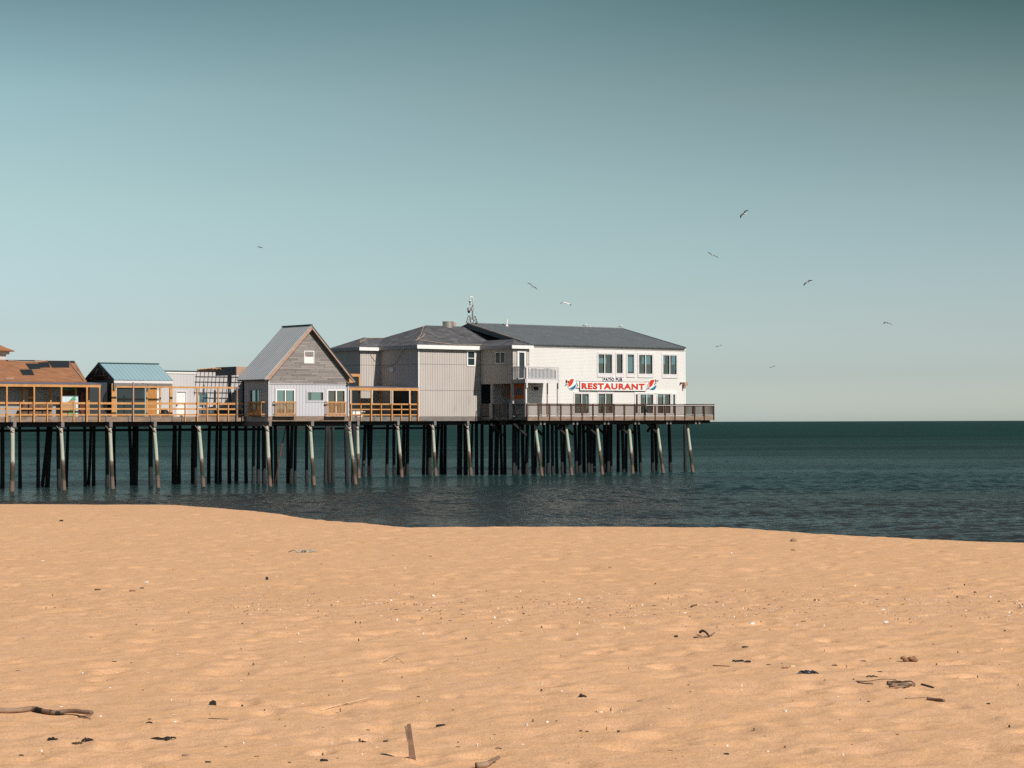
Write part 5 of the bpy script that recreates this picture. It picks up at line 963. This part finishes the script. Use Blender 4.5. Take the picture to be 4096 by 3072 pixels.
gull(190, wg(G5,[(395,240,6),(440,225,14),(475,212,12),(515,205,10),(555,180,3)],6.32),(*G5(530,220),*G5(465,218),2.6),'small low gull just right of the restaurant roof')
gull(190, wg(G5,[(1755,756,4),(1800,752,10),(1845,750,14),(1870,730,12),(1897,708,4)],6.32),(*G5(1885,770),*G5(1800,770),3.0),'smallest low gull near the horizon right of the restaurant')
gull(190, wg(G6,[(690,830,30),(780,790,50),(850,830,80),(960,880,70),(1110,915,20)],22.12),(*G6(900,900),*G6(720,875),2.2),'lone gull low over the gabled house at the left of the sky')
def perched(x, y, hgt, face, label, lying=False):
    p = hit(x, y+4, 0)
    if p is None: return
    s = hgt/.42; m = MB(); f = Vector((face,0,0)); z = Vector((0,0,1))
    bz = .20 if not lying else .07
    m.cur = 0; m.tube([p+(f*-.20+z*(bz-.05))*s,p+(f*-.08+z*bz)*s,p+(f*.06+z*(bz+.05))*s,p+(f*.12+z*(bz+.12))*s,p+(f*.13+z*(bz+.18))*s,p+(f*.17+z*(bz+.19))*s],[.02*s,.075*s,.085*s,.05*s,.042*s,.02*s],8)
    m.cur = 1; m.tube([p+(f*-.30+z*(bz-.07))*s,p+(f*-.1+z*(bz+.035))*s,p+(f*.03+z*(bz+.06))*s],[.012*s,.055*s,.05*s],7)
    m.cur = 2; m.bar(p+(f*.17+z*(bz+.185))*s,p+(f*.23+z*(bz+.175))*s,.018*s)
    if not lying:
        for o_ in (-.02,.03): m.bar(p+Vector((o_,0,-.02)),p+Vector((o_,0,bz-.03))*1,.014)
    tag(m.build('gull', gm, base=p, world=True), label, 'gull', 'gulls perched on the roof')
perched(2312,1301,.46,-1,'standing gull on the dark roof ridge, leftmost of the perched gulls'); perched(2341,1305,.44,1,'hunched white and grey gull on the dark roof ridge, second perched gull'); perched(2362,1306,.30,-1,'small white gull sitting low behind the dark roof ridge',True); perched(2485,1309,.42,1,'grey gull at the seaward end of the dark roof ridge')
# ------------------------------------------------------------------ things lying on the sand
shellm = M('white_shell',(.80,.77,.72),(.68,.64,.58),8,None,.5); mus = M('dark_mussel_shell',(.025,.03,.045),(.05,.055,.065),6,None,.45); kelp = M('dried_brown_seaweed',(.06,.04,.025),(.12,.075,.04),6,None,.8); blk = M('charred_wood',(.012,.013,.013),(.03,.026,.022),8,None,.85,.004,60)
drift = M('grey_driftwood',(.36,.235,.165),(.15,.09,.06),5,(1,1,3),.85,.003,60); reed = M('pale_dry_reed',(.72,.50,.30),None,5,None,.8); clod = M('brown_sand_clod',(.33,.17,.09),(.22,.11,.06),7,None,.95,.01,30)
def sand(x,y): return hit(x,y,0,'beach')
S3=lambda x,y:(2400+x/1.3042,2400+y/1.3042); SL=lambda x,y:(x/1.7015,2600+y/1.7015); SM=lambda x,y:(1200+x/1.8433,2500+y/1.8433); SA=lambda x,y:(x/1.106,1950+y/1.106); SB=lambda x,y:(2000+x/1.0553,2050+y/1.0553)
def dome(x,y,w,h,mat,name,label,cat,group=None,flat=.35):
    p = sand(x,y)
    if p is None: return
    k = p.y/F; r = w*k/2; m = MB(); a = random.uniform(0,pi); n = 12
    rings = [(1.0,0),(.9,.45),(.6,.85),(.25,1.0)]; n0 = len(m.v); ry = r*random.uniform(.7,1.0); hz = max(h*k*.7, r*flat)
    for (q,zz_) in rings:
        for j in range(n):
            t = 2*pi*j/n; X,Y_ = r*q*math.cos(t)*(1+.05*math.cos(3*t)), ry*q*math.sin(t); m.v.append((p.x+X*math.cos(a*.2)-Y_*math.sin(a*.2)+.06*r*zz_,p.y+X*math.sin(a*.2)+Y_*math.cos(a*.2),p.z-.004+hz*zz_))
    for i in range(3):
        for j in range(n): q = (j+1)%n; m.f.append([n0+i*n+j,n0+i*n+q,n0+(i+1)*n+q,n0+(i+1)*n+j]); m.mi.append(0)
    m.f.append([n0+3*n+j for j in range(n)]); m.f.append([n0+j for j in reversed(range(n))]); m.mi += [0,0]
    tag(m.build(name,mat,base=tuple(p),world=True,smooth=True),label,cat,group)
def stick(pts,r,mat,name,label,cat,group=None,lift=None,r1=None,thing_=None,irr=.12):
    """pts px on the sand with optional lift; r in px"""
    ps = []; k = None
    for i,(x,y) in enumerate(pts):
        p = sand(x,y)
        if p is None: return
        k = p.y/F; z = (lift[i] if lift else 0); ps.append(p+Vector((0,0,r*k*.8+z)))
    # smooth with catmull
    out_=[]
    for i in range(len(ps)-1):
        a,b_,c_,d_ = ps[max(i-1,0)],ps[i],ps[i+1],ps[min(i+2,len(ps)-1)]
        for s in range(4):
            t = s/4; out_.append(.5*((2*b_)+(c_-a)*t+(2*a-5*b_+4*c_-d_)*t*t+(3*b_-a-3*c_+d_)*t**3))
    out_.append(ps[-1]); n = len(out_); R0 = r*k; R1_ = (r1 if r1 is not None else r*.7)*k
    m = MB(); m.tube(out_,[(R0+(R1_-R0)*i/(n-1))*random.uniform(1-irr,1+irr) for i in range(n)],8)
    return tag(m.build(name,mat,parent=thing_,base=(thing_['_b'] if thing_ else tuple(ps[0])),world=True,smooth=True),label,cat,group)
def chip(x,y,w,h,mat,name,label,cat,group=None,ang=0):
    p = sand(x,y+h*.3)
    if p is None: return
    k = p.y/F; L_ = w*k/2; m = MB(); n = 9; dpt = random.uniform(.25,.5)*L_; hz = max(h*k*.8,.003); ca,sa = math.cos(ang),math.sin(ang)
    top=[];bot=[]
    for j in range(n):
        t = 2*pi*j/n; rr = random.uniform(.75,1.1); X,Y_ = L_*rr*math.cos(t),dpt*rr*math.sin(t); X,Y_ = X*ca-Y_*sa, X*sa+Y_*ca; bot.append((p.x+X,p.y+Y_,p.z-.01)); top.append((p.x+X*.9,p.y+Y_*.7+.0,p.z+hz*random.uniform(.5,1)))
    n0 = len(m.v); m.v += bot+top+[(p.x,p.y,p.z+hz)]
    for j in range(n): q=(j+1)%n; m.f.append([n0+j,n0+q,n0+n+q,n0+n+j]); m.f.append([n0+n+j,n0+n+q,n0+2*n]); m.mi += [0,0]
    m.f.append([n0+j for j in reversed(range(n))]); m.mi.append(0)
    return tag(m.build(name,mat,base=tuple(p),world=True),label,cat,group)
def clump(x,y,w,h,mat,name,label,cat,n=9,group=None,rr=1.8):
    p = sand(x,y)
    if p is None: return
    k = p.y/F; m = MB(); 
    for i in range(n):
        x0 = p.x+random.gauss(0,w*k*.28); y0 = p.y+random.gauss(0,w*k*.12); an = random.gauss(0,.6); L_ = w*k*random.uniform(.15,.4); hz = h*k*.55
        pts = [(x0+math.cos(an)*L_*t,y0+math.sin(an)*L_*t,p.z+max(0,hz*random.uniform(0,.9)*math.sin(pi*(t+1)/2))+.003) for t in (-1,-.5,0,.5,1)]; m.tube(pts,rr*k*random.uniform(.6,1.2),5)
    return tag(m.build(name,mat,base=tuple(p),world=True),label,cat,group)
# large driftwood branch, lower left
p = sand(*SL(200,425)); t = thing('driftwood_branch', tuple(p), 'long bent driftwood branch lying at the lower left edge, partly charred', 'branch', world=True)
stick([SL(*q) for q in ((-60,430),(60,431),(140,427),(220,418),(290,433),(370,445),(450,443),(510,444),(570,451),(628,450))],10.5,drift,'branch_wood',None,None,lift=[.005]*6+[.012,.015,.015,.01],r1=9,thing_=t,irr=.08)
stick([SL(*q) for q in ((250,424),(290,433),(370,445),(430,444))],10.9,blk,'charred_stretch',None,None,lift=[.004]*4,r1=9,thing_=t,irr=.12)
stick([SL(*q) for q in ((535,456),(580,466),(618,474))],3.5,drift,'side_twig',None,None,lift=[.0,.004,.004],r1=2,thing_=t)
# upright split stake
b0_ = sand(*SM(828,985)); k = b0_.y/F; t = thing('driftwood_stake', tuple(b0_), 'split grey driftwood stake standing upright out of the sand at the bottom', 'stake', world=True); m = MB()
def up_(fx,fz,dy_=0): return Vector((b0_.x+(fx-828)/1.8433*k, b0_.y+dy_, b0_.z+(985-fz)/1.8433*k))
m.hexa([up_(806,1000,-.012),up_(856,1000,-.02),up_(856,1000,.02),up_(806,1000,.02),up_(790,735,-.01),up_(815,728,-.015),up_(815,728,.015),up_(790,735,.015)]); m.build('stake_body', drift, t)
m = MB(); m.hexa([up_(792,860,-.018),up_(803,860,-.018),up_(803,860,.0),up_(792,860,.0),up_(772,748,-.016),up_(787,742,-.016),up_(787,742,.0),up_(772,748,.0)]); m.build('splinter', drift, t)
stick([SM(*p) for p in ((1300,1060),(1370,1050),(1420,1030),(1470,1012))],14,drift,'driftwood_chunk','broken driftwood chunk cut off by the bottom edge of the picture','driftwood',lift=[0,.0,.008,.015],r1=6)
chip(*SL(1449,362),32,26,blk,'charred_block','black charred wood block lying alone left of the centre foreground','wood block',ang=.3)
stick([SL(*p) for p in ((1418,467),(1480,470),(1553,473))],1.6,blk,'thin_twig','thin straight black twig just below the charred block','twig')
stick([SM(*p) for p in ((160,632),(270,608),(380,590),(525,570))],2.0,reed,'dry_reed','long pale dry reed lying straight in the foreground left of centre','reed',lift=[0,.012,.02,.035])
stick([SM(*p) for p in ((585,292),(650,270),(700,265),(770,288))],1.8,reed,'dry_reed','short arched pale reed further up the beach, left of centre','reed',lift=[0,.03,.035,0])
clump(*SL(347,615),34,22,blk,'seaweed_scrap','curled black seaweed scrap below the driftwood branch','seaweed',7,rr=4)
clump(*SL(605,620),60,22,blk,'seaweed_scrap','ragged black seaweed scrap right of the curled one at lower left','seaweed',10,rr=3)
clump(*SL(1100,608),75,14,blk,'seaweed_scrap','flat elongated black seaweed scrap left of the centre foreground','seaweed',12,rr=4)
clump(*SL(1017,497),26,8,blk,'seaweed_scrap','tiny forked black seaweed scrap above the flat one','seaweed',5,rr=2)
clump(*SL(515,640),30,14,kelp,'seaweed_scrap','brown tuft half buried between the black scraps at lower left','seaweed',7,rr=2.5)
for (x,y,w,h,l) in ((145,716,22,7,'small dark chip at the bottom left corner'),(1258,716,34,10,'brown wood chip near the bottom edge, left of the stake'),(1415,762,26,7,'small dark wood chip at the bottom edge left of centre'),(1970,764,14,6,'tiny dark chip at the bottom edge'),(2200,748,26,9,'dark chip left of the stake at the bottom edge')): chip(*SL(x,y),w,h,drift if w==34 else blk,'wood_chip',l,'wood chip')
for (x,y,w,h,l) in ((1040,740,42,10,'dark green slat of wood right of the upright stake'),(330,580,28,8,'dark wood chip above the long pale reed'),(180,998,38,11,'dark shell shaped wood chip at the bottom left of the stake'),(632,857,24,10,'brown chip just left of the stake')): chip(*SM(x,y),w,h,blk if w!=24 else kelp,'wood_chip',l,'wood chip')
clump(*SM(2075,530),36,26,blk,'seaweed_scrap','looped black seaweed scrap right of the centre foreground','seaweed',7,rr=2)
clump(*SM(450,864),30,6,blk,'seaweed_scrap','thin curved black scrap left of the upright stake','seaweed',4,rr=2)
clump(*SM(1468,914),18,14,kelp,'seaweed_scrap','small curled brown stalk right of the upright stake','seaweed',3,rr=1.6)
# right side
def S(x,y): return S3(x,y)
p = sand(*S(545,195)); t = thing('curled_driftwood', tuple(p), 'curled dark driftwood root arching over the sand at the right', 'driftwood', world=True)
stick([S(*q) for q in ((522,182),(535,185),(555,190),(570,196))],5.5,kelp,'curved_root',None,None,lift=[.015,.035,.025,0],thing_=t,r1=4); stick([S(*q) for q in ((490,198),(530,200),(575,192),(598,184))],3,drift,'side_root',None,None,lift=[0,.01,.01,.02],thing_=t)
chip(*S(397,190),20,12,kelp,'wood_chip','stubby dark wood end left of the curled root','wood chip',ang=-.5)
chip(*S(756,245),28,8,kelp,'wood_chip','dark slanted chip below and right of the curled root','wood chip',ang=-.4)
clump(*S(722,322),30,10,blk,'seaweed_scrap','black seaweed scrap, left of a pair on the right sand','seaweed',7,rr=3.5); clump(*S(768,325),24,9,blk,'seaweed_scrap','black seaweed scrap, right of a pair on the right sand','seaweed',6,rr=3.5)
stick([S(*q) for q in ((590,345),(630,346),(678,348))],3,clod,'half_buried_stick','half buried sandy stick left of the pair of black scraps','stick'); 
chip(*S(967,354),34,9,clod,'leaf','curled tan leaf left of the pebble clod','leaf'); chip(*S(1003,345),26,8,reed,'leaf','yellow dry leaf beside the curled tan leaf','leaf')
clump(*S(1085,385),70,28,mus,'mussel_shell_cluster','spiky cluster of broken dark mussel shells right of centre','shell cluster',12,rr=3.5)
p = sand(*S(1635,320)); kk_ = p.y/F; m = MB()
for i in range(9): m.sphere((p.x+random.gauss(0,20)*kk_,p.y+random.gauss(0,8)*kk_,p.z+random.uniform(2,13)*kk_),random.uniform(9,17)*kk_,None,random.uniform(6,11)*kk_,8,5)
tag(m.build('sand_clod',clod,base=tuple(p),world=True,smooth=True),'lumpy brown clod of wet sand at the right','clod')
p = sand(*S(1560,445)); t = thing('driftwood_bundle', tuple(p), 'bundle of brown reeds and sticks lying together at the lower right', 'driftwood', world=True)
for i in range(11):
    y0 = random.uniform(-14,14); x0 = random.uniform(-70,10); x1 = x0+random.uniform(50,120); stick([S(1560+x0,445+y0),S(1560+(x0+x1)/2,447+y0+random.uniform(-3,3)),S(1560+min(x1,85),450+y0*.6)],random.uniform(3.5,6),drift if i%3 else kelp,'reed_stem',None,None,lift=[random.uniform(0,.01),random.uniform(.004,.015),random.uniform(0,.01)],thing_=t)
stick([S(*q) for q in ((1335,425),(1400,432),(1470,428),(1545,430))],1.8,kelp,'thin_twig','long thin twig touching the driftwood bundle from the left','twig',lift=[0,.01,.02,.02]); stick([S(*q) for q in ((1345,432),(1370,436),(1425,440))],2.5,kelp,'thin_twig','short dark twig at the left tip of the long thin twig','twig')
stick([S(*q) for q in ((1678,443),(1705,450),(1742,460))],4,kelp,'stick','short dark stick just right of the driftwood bundle','stick'); stick([S(*q) for q in ((1593,516),(1650,513),(1706,509))],2.6,drift,'stick','thin grey stick below the driftwood bundle','stick'); stick([S(*q) for q in ((1708,522),(1750,527),(1796,531))],7,drift,'bark_slab','flat brown slab of bark below and right of the bundle','bark',r1=6)
clump(*S(1425,402),36,14,kelp,'seaweed_scrap','twisted brown twig scrap above the driftwood bundle','twig',6,rr=2.2); clump(*S(1222,343),26,8,kelp,'seaweed_scrap','small twisted scrap between the mussel cluster and the clod','twig',4,rr=1.8)
chip(*S(1370,318),30,5,mus,'shell','flat grey slate-like shell left of the clod','shell'); chip(*S(1458,374),22,5,mus,'shell','flat blue grey shell above the driftwood bundle','shell')
chip(*S(660,803),26,8,blk,'wood_chip','black rectangular chip alone at the bottom right of centre','wood chip'); chip(*S(2025,541),18,7,blk,'wood_chip','dark chip near the right edge, left of a small sprout','wood chip'); chip(*S(1552,701),12,6,kelp,'wood_chip','tiny brown chip low on the right','wood chip'); chip(*S(1400,529),14,6,kelp,'wood_chip','tiny brown chip under the driftwood bundle','wood chip')
stick([S(*q) for q in ((475,38),(490,32),(506,28))],3.5,kelp,'stick','short dark stick slanting in the drift line right of centre','stick')
# upper sand
dome(*SB(1238,122),28,20,drift,'whelk_shell','large brown and white shell near the top edge of the sand at the right','shell',flat=.7)
chip(*SB(1237,158),20,5,kelp,'wood_chip','dark chip just below the large shell at the top right','wood chip'); chip(*SA(271,147),18,8,blk,'pebble','black pebble near the top of the sand at the left','pebble'); chip(*SA(1181,403),20,16,blk,'charred_block','black upright scrap in the middle of the sand, left of centre','wood chip',ang=1.2)
clump(*SA(1350,287),74,20,M('pale_dry_leaves',(.45,.40,.33),(.28,.25,.20),8,None,.8),'feather_clump','pale feathery clump of dry leaves below the water edge, left of centre','leaf clump',14,rr=3)
chip(*SA(432,452),28,7,kelp,'wood_chip','dark chip in the left middle of the sand','wood chip'); chip(*SA(627,445),22,5,blk,'wood_chip','dark chip just under the flat white shell at the left','wood chip'); chip(*SA(585,457),26,9,clod,'clod','small brown clod left of the two dark chips','clod')
chip(*SA(1918,427),8,16,kelp,'peg','short upright brown peg in the middle of the sand','peg',ang=1.5)
stick([SA(*q) for q in ((1078,552),(1090,547),(1101,543))],2,drift,'thin_twig','short slanting twig in the centre left of the sand','twig')
for (R,x,y,w,h,l) in ((SB,333,367,14,9,'round white shell in the drift line, left of centre'),(SB,1063,471,26,12,'big rounded white shell on the right middle sand'),(SB,1628,463,30,9,'wide flat white shell at the right'),(SB,1615,409,22,6,'flat white shell above the wide one at the right'),(SB,778,423,20,5,'flat white shell in the drift line right of centre'),(SA,647,419,26,6,'flat white shell at the left middle of the sand'),(SA,188,325,18,4,'flat white shell at the far left'),(SA,1915,480,16,10,'white shell in the middle of the sand'),(SA,1728,500,14,9,'white shell beside small grit in the middle of the sand')): dome(*R(x,y),w,h,shellm,'white_shell',l,'shell','white shells')
# small scattered pieces read from the drift line and the open sand
r_ = random.Random(5); k = 0
for i in range(95):
    if i < 60: x,y = r_.uniform(1500,4080),r_.gauss(2440,38)
    else: x,y = r_.uniform(20,4080),r_.uniform(2180,2990)
    w = r_.uniform(5,13)*(1+(y-2400)/1500)
    dome(x,y,w,w*.3,shellm,'shell_fragment','tiny white shell fragment lying on the sand','shell','tiny shell fragments',flat=.2)
for i in range(90):
    if i < 55: x,y = r_.uniform(1500,4080),r_.gauss(2435,32)
    else: x,y = r_.uniform(20,4080),r_.uniform(2180,3040)
    w = r_.uniform(7,20)*(1+(y-2400)/1800)
    chip(x,y,w,w*.15,kelp if i%2 else blk,'dark_fragment','tiny dark scrap of wood or weed lying on the sand','scrap','tiny dark scraps',ang=r_.gauss(0,.4))
m = MB()
for i in range(1500):
    x,y = (r_.uniform(900,4090),r_.gauss(2430,45)) if i < 1000 else (r_.uniform(0,4090),r_.uniform(2150,3060))
    d = ray(x,y); tt_ = (2.95-H)/d.z; X,Y_ = d.x*tt_,d.y*tt_; z_ = float(base_sand(np.array(X),np.array(Y_)))+float(sand_detail(np.array(X),np.array(Y_))); s_ = r_.uniform(.0025,.006); m.cur = 0 if r_.random() < .55 else 1
    a_ = r_.uniform(0,pi); e = s_*r_.uniform(1,2.4); ca,sa = math.cos(a_)*e,math.sin(a_)*e
    m.hexa([(X-ca,Y_-sa,z_-.02),(X+sa*.4,Y_-ca*.4,z_-.02),(X+ca,Y_+sa,z_-.02),(X-sa*.4,Y_+ca*.4,z_-.02),(X-ca,Y_-sa,z_+s_*.8),(X+sa*.4,Y_-ca*.4,z_+s_),(X+ca,Y_+sa,z_+s_*.8),(X-sa*.4,Y_+ca*.4,z_+s_)])
tag(m.build('shell_grit',[kelp,shellm],base=(0,20,3),world=True),'fine grit of shell and dark specks strewn over the sand','grit',kind='stuff')
for o in list(bpy.data.objects):
    if '_b' in o: del o['_b']
SC.cycles.max_bounces = 8; SC.cycles.transparent_max_bounces = 12; SC.cycles.caustics_reflective = False; SC.cycles.caustics_refractive = False; SC.cycles.use_denoising = False
